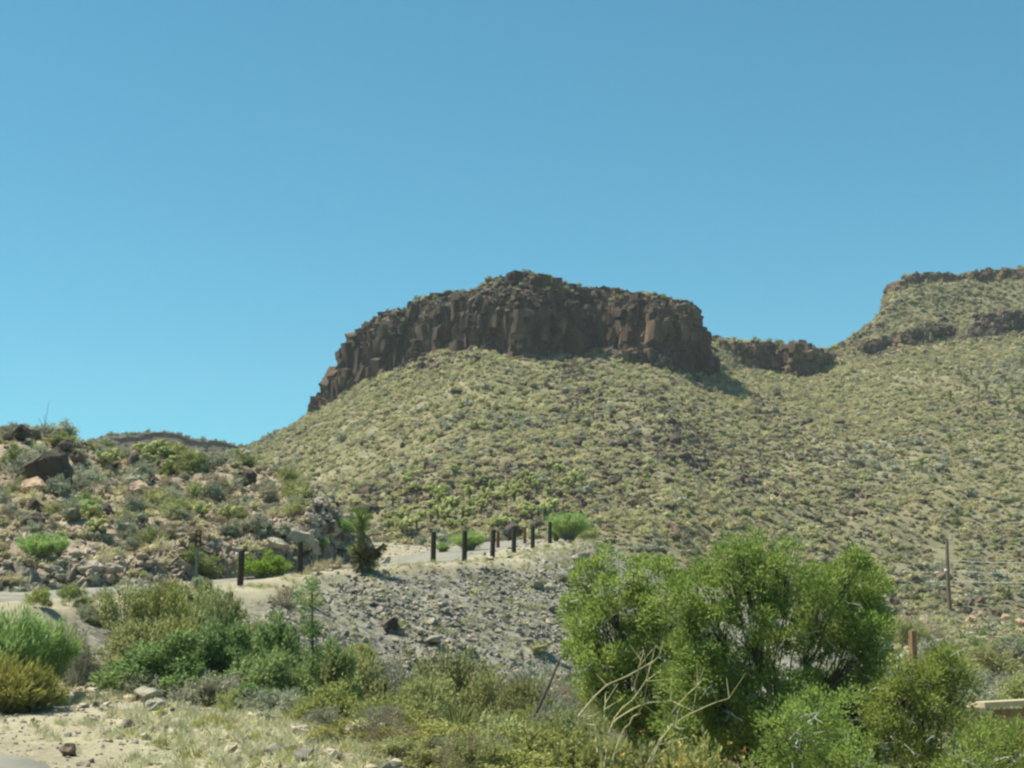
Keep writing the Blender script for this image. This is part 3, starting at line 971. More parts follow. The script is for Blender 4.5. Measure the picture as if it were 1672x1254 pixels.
shrub_kind('mesquite', 4, 'mesquite', 'bark', seed=10, R=.55, H=.85, nst=15, nlf=8000, ll=.05, lw=.023, t0=.35, clump=.13, up=.5, stem_r=.014)
shrub_kind('dryfine', 3, 'tus_b', seed=12, R=.52, H=.7, nst=70, nlf=2600, ll=.06, lw=.012, t0=.3, jit=.03, up=1.2, spread=.6)
shrub_kind('greyfine', 3, 'tus_g', seed=13, R=.55, H=.6, nst=70, nlf=5200, ll=.05, lw=.018, t0=.25, jit=.035, up=1., spread=.7)

def shrub(key, loc, w, h, label, group=None, name='shrub', cat='shrub', parts=True):
    v = rrock.randrange(len(SH[key]))
    a, b = SH[key][v]
    zmax = max(x.co.z for x in a.vertices) if key not in shrub.zc else shrub.zc[key]
    shrub.zc[key] = zmax
    o = empty(name, loc, rrock.uniform(0, 6.28))
    o.scale = (w, w * rrock.uniform(.85, 1.1), h / zmax)
    link('foliage', a, parent=o)
    link('stems', b, parent=o)
    return tag(o, label, cat, group)
shrub.zc = {}

# ---- far tussocks: one mesh each, few faces
def tussock_mesh(key, mat, seed, nlf, ll, lw, up, spread, R=.5, H=.55, core=.7, phimax=1.45):
    rg = np.random.default_rng(seed)
    fo, st = shrub_geo(rg, R=R, H=H, nst=14, nlf=nlf, ll=ll, lw=lw, t0=.4, jit=.05, up=up, spread=spread, core=core, phimax=phimax)
    me = fo.mesh(key)
    me.materials.append(M[mat])
    return me
TUS = []
for i, (mt, nlf, ll, lw, up, spd, H, core) in enumerate([
        ('tus_y', 150, .2, .07, 1.0, .6, .5, .66), ('tus_y', 150, .2, .07, 1.0, .6, .62, .6), ('tus_y', 150, .17, .08, .8, .7, .55, .7),
        ('tus_s', 140, .22, .06, 1.2, .5, .5, .6), ('tus_s', 140, .22, .06, 1.0, .6, .42, .6),
        ('tus_g', 170, .16, .09, .7, .8, .62, .66), ('tus_g', 170, .17, .08, .7, .8, .72, .6),
        ('tus_d', 170, .17, .09, .8, .8, .68, .6), ('tus_b', 140, .17, .05, .8, .8, .5, .55)]):
    TUS.append(tussock_mesh('tussock', mt, 500 + i, nlf, ll, lw, up, spd, .5, H, core))
TW = np.array((.19, .14, .16, .17, .14, .045, .03, .022, .103))
TNAME = ['grass_tussock'] * 5 + ['desert_scrub'] * 4
TLAB = ['yellow green bunchgrass tussock on the lower butte slope', 'taller yellow green bunchgrass tussock on the lower butte slope', 'dense yellow green bunchgrass clump on the lower butte slope',
        'straw coloured bunchgrass tussock on the lower butte slope', 'low straw coloured grass clump on the lower butte slope',
        'grey green rounded shrub on the lower butte slope', 'taller grey green shrub on the lower butte slope', 'dark green shrub on the lower butte slope', 'brown dry shrub on the lower butte slope']

# ================================================================== COVER OF THE BUTTE SLOPE
HPX, HPY = proj(HILL)
vrow = np.arange(HILL.shape[0])[:, None] * np.ones((1, HILL.shape[1]))
vis = ((vrow > 10) & (vrow < V_TOP + 4) & (HPX > -60) & (HPX < 1760)).astype(float)
vis[(vrow > V_BASE + 12) & (HPX > 520) & (HPX < 1150)] = 0
dn = fbm(HILL * np.array((.05, .035, 0)), 4, 301)
dens = vis * np.clip(.85 + .7 * dn + .4 * vnoise(HILL * np.array((.33, .33, 0)), 303), .32, 1.9)
P, pi_, pj_ = sample_grid(HILL, 64000, rng, dens)
ppx, ppy = proj(P)
hid = (P[:, 2] < ground_z(P[:, 0], P[:, 1], False) - .1) & (P[:, 1] < 120)
keep = ~hid
P, ppx, ppy, pi_, pj_ = P[keep], ppx[keep], ppy[keep], pi_[keep], pj_[keep]
n = len(P)
ti = rng.choice(len(TUS), n, p=TW / TW.sum())
# patches where one kind prevails
pn = fbm(P * np.array((.04, .04, 0)), 3, 310)
sw = rng.random(n)
ti = np.where((pn > .45) & (sw < .35), 5 + rng.integers(0, 2, n), ti)
ti = np.where((pn < -.5) & (sw < .35), rng.integers(0, 3, n), ti)
ts = np.clip(rng.lognormal(-.62, .44, n), .2, 1.8) * np.where(ti >= 5, 1.18, 1.0)
rz = rng.random(n) * 6.28
P[:, 2] -= .03
inview = (ppx > 625) & (ppx < 1665) & (ppy > 640) & (ppy < np.where(ppx > 960, np.where(ppx > 1480, 985, 885), 872))
score = np.where(inview, ts / P[:, 1], 0)
sel = np.argsort(-score)[:290]
protos = {}
for k in sel:
    o = link(TNAME[ti[k]], TUS[ti[k]], loc=P[k], rot=(rng.normal(0, .12), rng.normal(0, .12), rz[k]), sc=float(ts[k]))
    zn = 'above the guard posts' if ppx[k] < 960 else 'above the junipers' if ppx[k] < 1460 else 'around the utility pole'
    tag(o, TLAB[ti[k]].replace('on the lower butte slope', 'on the lower slope ' + zn), 'grass' if ti[k] < 5 else 'shrub', 'bunchgrass and shrubs on the lower butte slope')
    protos.setdefault(int(ti[k]), o)
rest = np.ones(n, bool); rest[sel] = False
for k in range(len(TUS)):
    if k not in protos:
        protos[k] = tag(link(TNAME[k], TUS[k], loc=on_grid(HILL, 1000 + 40 * k, 870), sc=.8), TLAB[k], 'grass' if k < 5 else 'shrub', 'bunchgrass and shrubs on the lower butte slope')
PROT = [protos[k] for k in range(len(TUS))]
scatter('vegetation', P[rest], ts[rest][:, None] * np.stack((np.ones(rest.sum()), np.ones(rest.sum()), rng.uniform(.75, 1.2, rest.sum())), 1), rz[rest], ti[rest], PROT,
        'bunchgrass and low desert scrub covering the butte slope', 'scrub', .12, 1)

# scrub on the cliff top, on ledges and on the distant hill
cmask = np.zeros(CAP.shape[:2]); cmask[40:140] = 1; cmask[40:90] = .5
cn = grid_normals(CAP); cn = flip_out(cn, CAP)
cmask *= (cn[..., 2] > .42)
Pc, _, _ = sample_grid(CAP, 1200, rng, cmask)
Pl = np.concatenate([sample_grid(g, k, rng, np.repeat((np.arange(g.shape[0]) > 23)[:, None], g.shape[1], 1).astype(float))[0] for g, k in ((LG1, 260), (LG2, 220), (LG3, 90), (LG4, 90))])
Pt = np.concatenate((Pc, Pl))
scatter('scrub', Pt, rng.uniform(.6, 1.5, len(Pt)), rng.random(len(Pt)) * 6.28, rng.choice([0, 1, 3, 5, 6, 7, 7, 8], len(Pt)), PROT, 'low scrub growing on top of the cliffs', 'scrub', .1, 2)
fm = np.zeros(FARH.shape[:2]); fm[8:36] = 1
Pf, _, _ = sample_grid(FARH, 320, rng, fm)
scatter('scrub', Pf, rng.uniform(.6, 1.6, len(Pf)), rng.random(len(Pf)) * 6.28, rng.choice([5, 6, 7, 7, 8, 8], len(Pf)), PROT, 'dark scrub on the distant hill', 'scrub', .1, 3)

# boulders on the slope: denser in streaks under the cliff
bd = vis * (np.clip(fbm(HILL * np.array((.09, .03, 0)), 3, 330) + .12, 0, 1) ** 2.6 * 2 + .03) * (1 + 1.6 * smooth(150, V_BASE, vrow)) * (HPX > 400) * np.where(HPX > 1250, .45, 1)
Pb, bi, _ = sample_grid(HILL, 290, rng, bd)
bx_, by_ = proj(Pb)
for k in range(len(Pb)):
    if not (370 < bx_[k] < 1672):
        continue
    big = by_[k] < 700
    rock('boulder', Pb[k], float(np.clip(rng.lognormal(.22, .38), .7, 2.6)), 'dark brown boulder ' + ('high on the slope ' if big else 'lower on the slope ') + ('below the lit left end of the cliff' if bx_[k] < 860 else 'below the shaded cliff wall' if bx_[k] < 1165 else 'below the saddle and the upper ledges'),
         'boulders on the butte slope')
bprot = [o for o in COL.objects if o.name.startswith('boulder')][:8]
Pr, _, _ = sample_grid(HILL, 11000, rng, bd + vis * .06)
scatter('rubble', Pr, np.clip(rng.lognormal(-.5, .42, len(Pr)), .25, 1.5), rng.random(len(Pr)) * 6.28, rng.integers(0, len(bprot), len(Pr)), bprot, 'small dark stones between the tussocks of the butte slope', 'rubble', .5, 4)
BIG = [(1062, 716, 24, 'dark boulder above the rubble patch in the middle of the slope'), (1105, 724, 34, 'largest dark boulder of the rubble patch in mid slope'), (1088, 752, 22, 'pointed dark boulder in the rubble patch of the slope'),
       (1122, 750, 30, 'wide brown boulder low in the rubble patch of the slope'), (1060, 772, 18, 'small dark boulder below the rubble patch of the slope'), (746, 640, 22, 'dark boulder on the slope under the lit cliff corner'),
       (955, 640, 20, 'dark boulder under the shaded cliff wall'), (1010, 588, 24, 'brown boulder leaning at the foot of the shaded cliff'), (708, 602, 26, 'tan flat boulder at the foot of the lit cliff'),
       (1432, 660, 14, 'lone dark boulder on the open slope below the hill ledge'), (1310, 722, 14, 'dark boulder on the bare slope right of the butte'), (705, 768, 30, 'grey boulder low on the slope above the chollas'),
       (866, 776, 26, 'dark boulder above the pale chollas'), (1372, 690, 18, 'dark boulder below the saddle scrub'), (1268, 645, 24, 'dark boulder just below the saddle cliff')]
for px, py, w, lab in BIG:
    p = on_grid(HILL, px, py, V_TOP)
    rock('boulder', p, w * p[1] / F * 1.05, lab, sink=.2)

# ================================================================== CHOLLAS, YUCCAS ON THE SLOPES
def cholla_geo(rg, H=1.2):
    tr, cr = MB(), MB()
    lean = rg.normal(0, .06, 2)
    top = np.array((lean[0], lean[1], H * .5))
    tr.tube([(0, 0, -.05), (lean[0] * .4, lean[1] * .4, H * .25), top], (.075, .065, .055), 6)
    for k in range(rg.integers(9, 14)):
        a = rg.random() * 6.28
        t = rg.uniform(.55, 1.0)
        p0 = np.array((0, 0, 0)) * (1 - t) + top * t
        out_ = np.array((math.cos(a), math.sin(a), rg.uniform(.1, 1.3)))
        out_ /= np.linalg.norm(out_)
        l1 = H * rg.uniform(.16, .3)
        p1 = p0 + out_ * l1
        tr.tube([p0, p0 + out_ * l1 * .6], (.04, .035), 5)
        for j in range(rg.integers(2, 5)):
            d2 = unit(out_ + rg.normal(0, .6, 3) + np.array((0, 0, .35)))
            l2 = H * rg.uniform(.12, .2)
            b0 = p0 + out_ * l1 * rg.uniform(.55, 1)
            e = b0 + d2 * l2
            cr.tube([b0, b0 + d2 * l2 * .3, b0 + d2 * l2 * .75, e], (.035, .07, .066, .026), 6)
            q = 26
            tt = rg.random((q, 1))
            o3 = unit(rg.normal(size=(q, 3)))
            cr.leaves(b0 + d2 * l2 * tt + o3 * .03, o3 + d2 * .3, .05, .022, rg)
    return tr, cr
CH = []
for v in range(5):
    a, b = cholla_geo(np.random.default_rng(800 + v))
    a, b = a.mesh('cholla_trunk'), b.mesh('cholla_crown')
    a.materials.append(M['cholla_old']); b.materials.append(M['cholla'])
    CH.append((a, b))

def cholla(loc, s, label, group):
    a, b = rrock.choice(CH)
    o = empty('cholla', loc, rrock.uniform(0, 6.28))
    o.scale = (s * rrock.uniform(.9, 1.2),) * 2 + (s,)
    link('trunk', a, parent=o)
    link('crown', b, parent=o)
    return tag(o, label, 'cactus', group)

rc = random.Random(21)
spots = []
for cx, cy, sx, sy, k in ((650, 862, 22, 8, 9), (700, 850, 40, 14, 12), (760, 825, 40, 22, 15), (800, 812, 30, 16, 10), (855, 800, 30, 20, 12), (880, 845, 22, 10, 8), (690, 812, 30, 14, 6), (820, 868, 25, 6, 6), (945, 790, 20, 15, 3)):
    for _ in range(k):
        spots.append((rc.gauss(cx, sx * .8), min(rc.gauss(cy, sy * .7), 884)))
for px, py in spots:
    p = on_grid(HILL, px, py, V_BASE)
    cholla(p, rc.uniform(1.0, 1.7), 'pale yellow green cholla with dark trunk on the slope behind the posts' if py > 820 else 'pale yellow green cholla higher on the slope above the posts', 'chollas on the slope behind the posts')

def yucca_geo(rg, H=2., stems=1, skirt=True, blades=160, bl=.55, bw=.035):
    tr, lf, sk = MB(), MB(), MB()
    tr.tube([(0, 0, -.05), (.03, .02, H * .4), (.02, .0, H * .8)], (.11, .1, .07), 7)
    z = rg.random(blades) ** .7
    th = rg.random(blades) * 6.28
    zz = H * (.36 + .46 * z)
    el = np.where(z > .75, rg.uniform(.5, 1.5, blades), rg.uniform(.25, 1.15, blades))
    d = np.stack((np.cos(th) * np.cos(el), np.sin(th) * np.cos(el), np.sin(el)), 1)
    b0 = np.stack((np.cos(th) * .07 + .02, np.sin(th) * .07, zz), 1)
    lf.leaves(b0, d, bl * rg.uniform(.7, 1.1, blades) * np.where(z > .75, 1.0, .8), bw, rg)
    if skirt:
        k = 240
        th = rg.random(k) * 6.28
        zz = H * rg.uniform(.03, .5, k)
        el = rg.uniform(-1.0, .35, k)
        d = np.stack((np.cos(th) * np.cos(el), np.sin(th) * np.cos(el), np.sin(el)), 1)
        sk.leaves(np.stack((np.cos(th) * .1, np.sin(th) * .1, zz), 1), d, .42 * rg.uniform(.6, 1.1, k), .04, rg)
    return tr, lf, sk

YS = []
for v in range(3):
    t_, l_, s_ = yucca_geo(np.random.default_rng(860 + v), 1.6, blades=90, bl=.5, bw=.07)
    mb = [t_.mesh('yucca_trunk'), l_.mesh('yucca_leaves')]
    mb[0].materials.append(M['cholla_old']); mb[1].materials.append(M['yucca'])
    YS.append(mb)
def small_yucca(loc, s, label, group):
    a, b = rrock.choice(YS)
    o = empty('yucca', loc, rrock.uniform(0, 6.28)); o.scale = (s,) * 3
    link('trunk', a, parent=o); link('leaf_rosette', b, parent=o)
    return tag(o, label, 'yucca', group)
for px, py in ((1512, 612), (1530, 596), (1570, 618), (1585, 612), (1598, 654), (1612, 640), (1624, 685), (1640, 622), (1655, 650), (1664, 680), (1550, 725), (1600, 640), (1578, 630), (1668, 600), (1645, 670), (1630, 655), (1555, 655), (1508, 770)):
    p = on_grid(HILL, px, py, V_TOP)
    small_yucca(p, rc.uniform(.9, 1.5), 'small dark green yucca dotted on the pale hill below the upper ledges', 'yuccas on the pale hill')

# ================================================================== ROCKY HILLSIDE BY THE BEND
SPX, SPY = proj(SIDE)
svr = np.arange(SIDE.shape[0])[:, None] * np.ones((1, SIDE.shape[1]))
svis = ((svr > 3) & (svr < 128) & (SPX > -40) & (SPX < 600)).astype(float)
SV = 128
SIDEBIG = [(85, 796, 84, 'boulder', 'largest dark brown angular boulder on the rocky hillside'), (58, 806, 44, 'pink', 'tan boulder leaning against the largest dark boulder on the hillside'),
           (230, 766, 46, 'boulder', 'dark overhanging boulder below the pale chollas on the hillside'), (228, 815, 42, 'pink', 'pinkish brown boulder in the middle of the hillside'),
           (36, 718, 34, 'boulder', 'dark boulder on the hillside crest beside the ocotillo'), (108, 736, 36, 'boulder', 'dark boulder below the crest shrub on the hillside'),
           (128, 752, 26, 'boulder', 'dark brown boulder just under the crest boulders'), (168, 848, 40, 'boulder', 'brown boulder above the bright green broom on the hillside'),
           (50, 862, 44, 'boulder', 'long dark boulder behind the bright green broom'), (60, 716, 30, 'pink', 'tan rounded boulder on the crest next to a dark one'),
           (405, 790, 36, 'boulder', 'grey boulder near the low end of the hillside crest'), (262, 770, 30, 'boulder', 'grey boulder right of the dark overhanging one'),
           (175, 768, 22, 'pink', 'small tan boulder above the grey shrub on the hillside'), (468, 872, 44, 'cut', 'pale leaning slab in the road cut behind the round green bush'),
           (430, 862, 46, 'cut', 'broad pale slab of the road cut above the round green bush'), (505, 850, 34, 'cut', 'pale slab high in the grey road cut'), (492, 900, 62, 'pale', 'broad pale slab behind the post left of the yucca'), (455, 898, 40, 'pale', 'pale slab just above the round green bush'), (515, 905, 36, 'cut', 'pale block at the foot of the road cut'),
           (250, 895, 40, 'cut', 'pale block in the road cut behind the marker sign'), (345, 905, 44, 'cut', 'pale block in the road cut right of the marker sign'), (150, 935, 60, 'cut', 'broad pale slab low in the road cut by the bend'),
           (90, 940, 46, 'cut', 'grey block low in the road cut by the bend'), (20, 930, 60, 'cut', 'wide tan slab at the left end of the road cut'), (195, 925, 36, 'cut', 'tan block between the dark shrubs of the road cut'),
           (627, 893, 28, 'pale', 'pale rounded rock on the road edge right of the yucca'), (610, 878, 26, 'pale', 'pale rock behind the yucca')]
for px, py, w, key, lab in SIDEBIG:
    p = on_grid(SIDE, px, py, SV) if px < 600 else np.array((*at(px, py, 50)[:2], gz(*at(px, py, 50)[:2])))
    rock(key, p, w * p[1] / F * (.85 if key == 'cut' else 1.15), lab, sink=.16 if key == 'cut' else .1)
Pb, _, _ = sample_grid(SIDE, 210, rng, svis * (1 + 3 * (svr < 34)))
bx_, by_ = proj(Pb)
for k in range(len(Pb)):
    low = by_[k] > 870
    key = rrock.choice(['cut', 'cut', 'pink']) if low else rrock.choice(['boulder', 'pink', 'pink', 'cut'])
    kn = {'cut': 'pale grey', 'pink': 'tan', 'boulder': 'dark brown'}[key]
    rock(key, Pb[k], float(np.clip(rng.lognormal(-.75, .38), .25, .95)), kn + (' block in the road cut at the foot of the hillside' if low else ' rock lying between shrubs on the rocky hillside'), 'rocks on the hillside', 'rock')
sp_prot = [o for o in COL.objects if o.get('group') == 'rocks on the hillside'][:9]
Pr, _, _ = sample_grid(SIDE, 5200, rng, svis * (1 + 2 * (svr < 30)))
scatter('rubble', Pr, np.clip(rng.lognormal(-1.9, .5, len(Pr)), .06, .5), rng.random(len(Pr)) * 6.28, rng.integers(0, 9, len(Pr)), sp_prot, 'loose stones scattered over the rocky hillside', 'rubble', .5, 6)

sd = svis * (.6 + .4 * smooth(18, 34, svr)) * (SPX < 585) * np.where(SPX > 500, .3, 1)
Ps, _, _ = sample_grid(SIDE, 225, rng, sd)
sx_, sy_ = proj(Ps)
KL = {'greygreen': 'grey green rounded shrub', 'olive': 'olive green shrub', 'brown': 'brown twiggy dry shrub', 'dark': 'dark green shrub', 'straw': 'straw coloured grass clump'}
for k in range(len(Ps)):
    key = rrock.choices(['greygreen', 'olive', 'brown', 'dark', 'straw'], [.34, .2, .16, .1, .2])[0]
    w = float(np.clip(rng.lognormal(-.02, .3), .5, 1.7)) * (.75 if key == 'straw' else 1)
    zone = 'near the crest of the hillside' if sy_[k] < 775 else 'in the middle of the rocky hillside' if sy_[k] < 850 else 'low on the hillside above the road cut'
    shrub(key, Ps[k] - np.array((0, 0, .05)), w, w * rrock.uniform(.5, .8), KL[key] + ' ' + zone, 'shrubs on the rocky hillside', 'grass_clump' if key == 'straw' else 'shrub', 'grass' if key == 'straw' else 'shrub')
Pg, _, _ = sample_grid(SIDE, 1050, rng, sd)
scatter('scrub', Pg, rng.uniform(.22, .6, len(Pg)), rng.random(len(Pg)) * 6.28, rng.choice([0, 3, 4, 4, 5, 8, 8], len(Pg)), PROT, 'small dry scrub between the rocks of the hillside', 'scrub', .15, 7)

def side_shrub(key, px, py_base, w_px, h_px, lab, **kw):
    p = on_grid(SIDE, px, py_base, SV)
    s = p[1] / F
    return shrub(key, p - np.array((0, 0, .05)), w_px * s, h_px * s, lab, **kw)
side_shrub('broom', 62, 920, 95, 55, 'bright green broom at the foot of the rocky hillside')
side_shrub('broom', 100, 905, 50, 40, 'small bright green broom beside the larger one at the hillside foot')
side_shrub('greygreen', 40, 778, 70, 45, 'large blue grey shrub above the largest boulder on the hillside')
side_shrub('greygreen', 145, 790, 62, 42, 'wide grey green shrub right of the largest boulder')
side_shrub('olive', 285, 845, 56, 42, 'olive bush in the middle of the hillside right of the pinkish boulder')
side_shrub('greygreen', 205, 870, 46, 36, 'blue green shrub above the marker sign')
side_shrub('dark', 100, 728, 60, 26, 'dark shrub breaking the skyline right of the ocotillo')
side_shrub('brown', 350, 805, 66, 40, 'reddish brown dry bush under the hillside crest')
side_shrub('olive', 245, 895, 60, 45, 'olive shrub behind the marker sign')
side_shrub('broom', 560, 880, 50, 42, 'bright green bush at the grey road cut left of the yucca')
side_shrub('broom', 528, 895, 24, 24, 'small bright green bush low at the road cut')
side_shrub('greygreen', 375, 872, 44, 34, 'grey green shrub above the round green bush')
for px, py, s in ((150, 856, 1.0), (168, 762, 1.1), (180, 756, 1.2), (228, 742, 1.1), (212, 752, .9), (243, 748, 1.2), (258, 742, 1.25), (270, 752, 1.1), (283, 745, 1.25), (296, 748, 1.1), (305, 758, 1.0), (235, 758, 1.0), (318, 752, 1.05), (290, 764, 1.0), (262, 765, .9), (250, 760, 1.0), (275, 768, .9),
                  (373, 852, .9), (386, 846, .8), (330, 842, .9), (322, 812, .9), (160, 870, .8)):
    p = on_grid(SIDE, px, py + 6, SV)
    crest = py < 775
    cholla(p - np.array((0, 0, .05)), s * 1.0, 'pale yellow cholla in the thicket at the hillside crest' if crest else 'pale yellow cholla standing alone lower on the hillside', 'chollas on the rocky hillside')
# ocotillo against the sky
p = on_grid(SIDE, 72, 716, SV)
oc = empty('ocotillo', p)
rg = np.random.default_rng(77)
for k, (dx, dy_, hh) in enumerate(((.10, .1, 1.95), (-.28, .1, 1.1), (.02, -.2, 1.2), (.33, .1, .8), (-.12, 0, .8), (.2, .2, .7))):
    mb = MB()
    t = np.linspace(0, 1, 7)[:, None]
    pts = bez(np.zeros(3), np.array((dx * .3, dy_ * .3, hh * .6)), np.array((dx * 1.3, dy_, hh)), t) + rg.normal(0, .012, (7, 3)) * t
    mb.tube(pts, np.linspace(.022, .008, 7), 4)
    link('cane', mb.mesh('cane'), M['twig'], parent=oc)
tag(oc, 'thin bare ocotillo canes rising against the sky on the hillside crest', 'ocotillo')

# ================================================================== FILL SLOPE STONES
def gpt(px, D):
    x = at(px, 960, D)[0]
    return np.array((x, D, gz(x, D)))
def gpix(px, py, lo=10., hi=75.):
    """ground place seen at pixel px, py"""
    Ds = np.linspace(lo, hi, 500)
    q = np.array([at(px, py, d) for d in Ds])
    z = ground_z(q[:, 0], q[:, 1])
    b = np.where(z > q[:, 2])[0]
    k = b[0] if len(b) else len(Ds) - 1
    return np.array((q[k, 0], q[k, 1], z[k]))
GPX, GPY = proj(GROUND)
gm = gmask.reshape(GPX.shape)
vg = ((GPX > 430) & (GPX < 1000) & (GPY > 880) & (GPY < 1120)).astype(float)
gn = vnoise(GROUND * np.array((.5, .5, 0)), 350)
Pq, _, _ = sample_grid(GROUND, 300, rng, vg * gm * np.clip(.6 + gn, .05, 1.5))
qx, qy = proj(Pq)
for k in range(len(Pq)):
    s = float(np.clip(rng.lognormal(-1.3, .34), .18, .65))
    end = qx[k] > 830
    rock('riprap', Pq[k], s, 'grey broken stone of the coarse rock fill under the last posts' if end else 'grey broken stone on the fill slope below the posts', 'stones of the road fill', 'stone', .18, 'stone')
qprot = [o for o in COL.objects if o.get('group') == 'stones of the road fill'][:7]
P2, _, _ = sample_grid(GROUND, 26000, rng, vg * (gm * np.clip(.75 + gn, .08, 1.5) + .04))
scatter('rubble', P2, np.clip(rng.lognormal(-1.95, .42, len(P2)), .06, .38), rng.random(len(P2)) * 6.28, rng.integers(0, 7, len(P2)), qprot, 'small broken grey stones covering the road fill slope', 'rubble', .5, 8)
for px, py, w, lab in ((945, 920, 40, 'large pale boulder at the upper end of the rock fill'), (875, 962, 34, 'pale rounded boulder low in the coarse rock fill'), (900, 965, 30, 'dark tilted slab beside the pale boulder in the rock fill'),
                       (930, 888, 14, 'small white rock on top of the fill by the last post'), (800, 915, 16, 'white stone at the foot of the third post from the fill end'), (920, 950, 36, 'flat grey boulder at the right of the rock fill'),
                       (640, 1030, 36, 'brown boulder low on the fill slope'), (372, 982, 22, 'dark flat rock below the first post'), (905, 1000, 26, 'grey boulder beside the juniper on the fill')):
    p = gpix(px, py, 25)
    rock('pale' if 'pale' in lab or 'white' in lab else 'boulder' if 'brown' in lab or 'dark' in lab else 'riprap', p, w * p[1] / F * 1.1, lab, sink=.15)

# ================================================================== GUARD POSTS, MARKER SIGN
POSTS = [(392, 899, 954, 38.0), (489, 884, 936, 40.0), (707, 868, 917, 44.5), (758, 866, 915, 46.0), (804, 865, 909, 48.0), (839, 859, 901, 51.0), (870, 859, 894, 55.0), (898, 852, 886, 60.0)]
PL = ['nearest dark post by the round green bush with a white reflector', 'dark post between the round green bush and the yucca', 'dark post first to the right of the yucca', 'dark post in front of the green bush behind the road, left side',
      'dark post in front of the green bush behind the road, right side', 'dark post fourth to the right of the yucca in the middle of the fill', 'dark post second from the far end of the row', 'last dark post at the far end beside the tall green broom']
PL[3] = 'second dark post to the right of the yucca'
PL[4] = 'third dark post to the right of the yucca'
PL[5] = 'fourth dark post to the right of the yucca'
for (px, yt, yb, D), lab in zip(POSTS, PL):
    b = gpt(px, D)
    h = at(px, yt, D)[2] - b[2]
    mb = MB()
    r = 0.0060 * D * .5 + .0
    r = .085
    mb.tube([(0, 0, -.3), (0, 0, h * .5), (0, 0, h - .03), (0, 0, h)], (r * 1.04, r, r * .98, r * .82), 10)
    o = empty('guard_post', b, rrock.uniform(0, 6))
    o.rotation_euler = (rrock.uniform(-.03, .03), rrock.uniform(-.05, .04), rrock.uniform(-.3, .3))
    link('post', mb.mesh('post'), M['post'], parent=o)
    if px == 392:
        o.rotation_euler = (0, 0.02, 0)
        m2 = MB()
        m2.tube([(-.11, -.06, h - .1), (-.16, -.07, h - .1)], (.05, .05), 10)
        link('reflector', m2.mesh('reflector'), M['whitecap'], parent=o)
    tag(o, lab, 'post', 'dark guard posts along the road edge')
for px, yt, D, lab in ((813, 868, 58, 'thin rust brown post across the road behind the guard posts'), (857, 862, 63, 'thin rust brown post across the road near the last guard posts')):
    b = gpt(px, D)
    h = at(px, yt, D)[2] - b[2]
    mb = MB(); mb.tube([(0, 0, -.3), (0, 0, h * .6), (0, 0, h)], (.075, .07, .06), 8)
    tag(link('marker_post', mb.mesh('marker_post'), M['redpost'], loc=b), lab, 'post', 'rust brown posts across the road')

# object marker: narrow black panel with amber reflectors on a steel post
b = gpt(321, 33.5)
D = 33.5
zt, zb = at(323, 866, D)[2] - b[2], at(323, 893, D)[2] - b[2]
sg = empty('marker_sign', b, R_(22))
mb = MB(); mb.box((0, .03, zb / 2), (.055, .03, zb + .5)); link('sign_post', mb.mesh('sign_post'), M['steel'], parent=sg)
pw = .15
mb = MB(); mb.box((0, 0, (zt + zb) / 2), (pw, .02, zt - zb)); pnl = link('panel', mb.mesh('panel'), M['signblack'], parent=sg)
for k in range(3):
    zc = zb + (zt - zb) * (k + .5) / 3
    for sx_k in (0,):
        mb = MB(); mb.tube([(sx_k, -.012, zc), (sx_k, -.03, zc)], (.046, .042), 16)
        link('reflector', mb.mesh('reflector'), M['reflector'], parent=pnl)
tag(sg, 'narrow black object marker with three amber reflectors on a steel post', 'sign')

# ================================================================== THE YUCCA ON THE FILL
b = gpix(592, 936, 30)
b[1] += .2; b[2] = gz(b[0], b[1])
yh = at(583, 822, b[1])[2] - b[2]
yu = empty('yucca', b)
rg = np.random.default_rng(31)
mb = MB(); mb.tube([(0, 0, -.1), (-.04, 0, yh * .3), (-.12, 0, yh * .62), (-.13, 0, yh * .8)], (.15, .13, .11, .07), 8); link('trunk', mb.mesh('trunk'), M['cholla_old'], parent=yu)
def spikes(mb, rg, c0, c1, n, el0, el1, L, wd, topbias=0.):
    t = rg.random(n)[:, None]
    th = rg.random(n) * 6.28
    el = rg.uniform(el0, el1, n)
    d = np.stack((np.cos(th) * np.cos(el), np.sin(th) * np.cos(el), np.sin(el)), 1)
    mb.leaves(np.asarray(c0) * (1 - t) + np.asarray(c1) * t + d * .05, d, L * rg.uniform(.65, 1.1, n), wd, rg)
mb = MB()
spikes(mb, rg, (-.1, 0, yh * .5), (-.13, 0, yh * .76), 170, .25, 1.5, .62, .03)
spikes(mb, rg, (-.06, 0, yh * .22), (-.11, 0, yh * .55), 90, .7, 1.45, .36, .03)
spikes(mb, rg, (-.27, .1, .3), (-.33, .1, .55), 60, .3, 1.4, .32, .035)
link('leaf_rosette', mb.mesh('leaf_rosette'), M['yucca'], parent=yu)
mb = MB()
spikes(mb, rg, (0, 0, .1), (-.02, 0, yh * .24), 330, -.8, 1.1, .5, .04)
spikes(mb, rg, (0, 0, yh * .24), (-.05, 0, yh * .5), 150, -1.3, -.3, .3, .04)
link('dead_leaf_skirt', mb.mesh('dead_leaf_skirt'), M['skirt'], parent=yu)
mb = MB()
mb.tube([(.05, 0, .15), (.34, -.02, .5), (.6, -.04, .72)], (.06, .055, .05), 7)
spikes(mb, rg, (.25, 0, .4), (.56, -.04, .68), 110, -1.3, .3, .24, .04)
st = link('leaning_stem', mb.mesh('leaning_stem'), M['skirt'], parent=yu)
st['label'] = 'brown leaning dead stem'
tag(yu, 'tall spiky yucca with dead leaf skirt on the road fill', 'yucca')

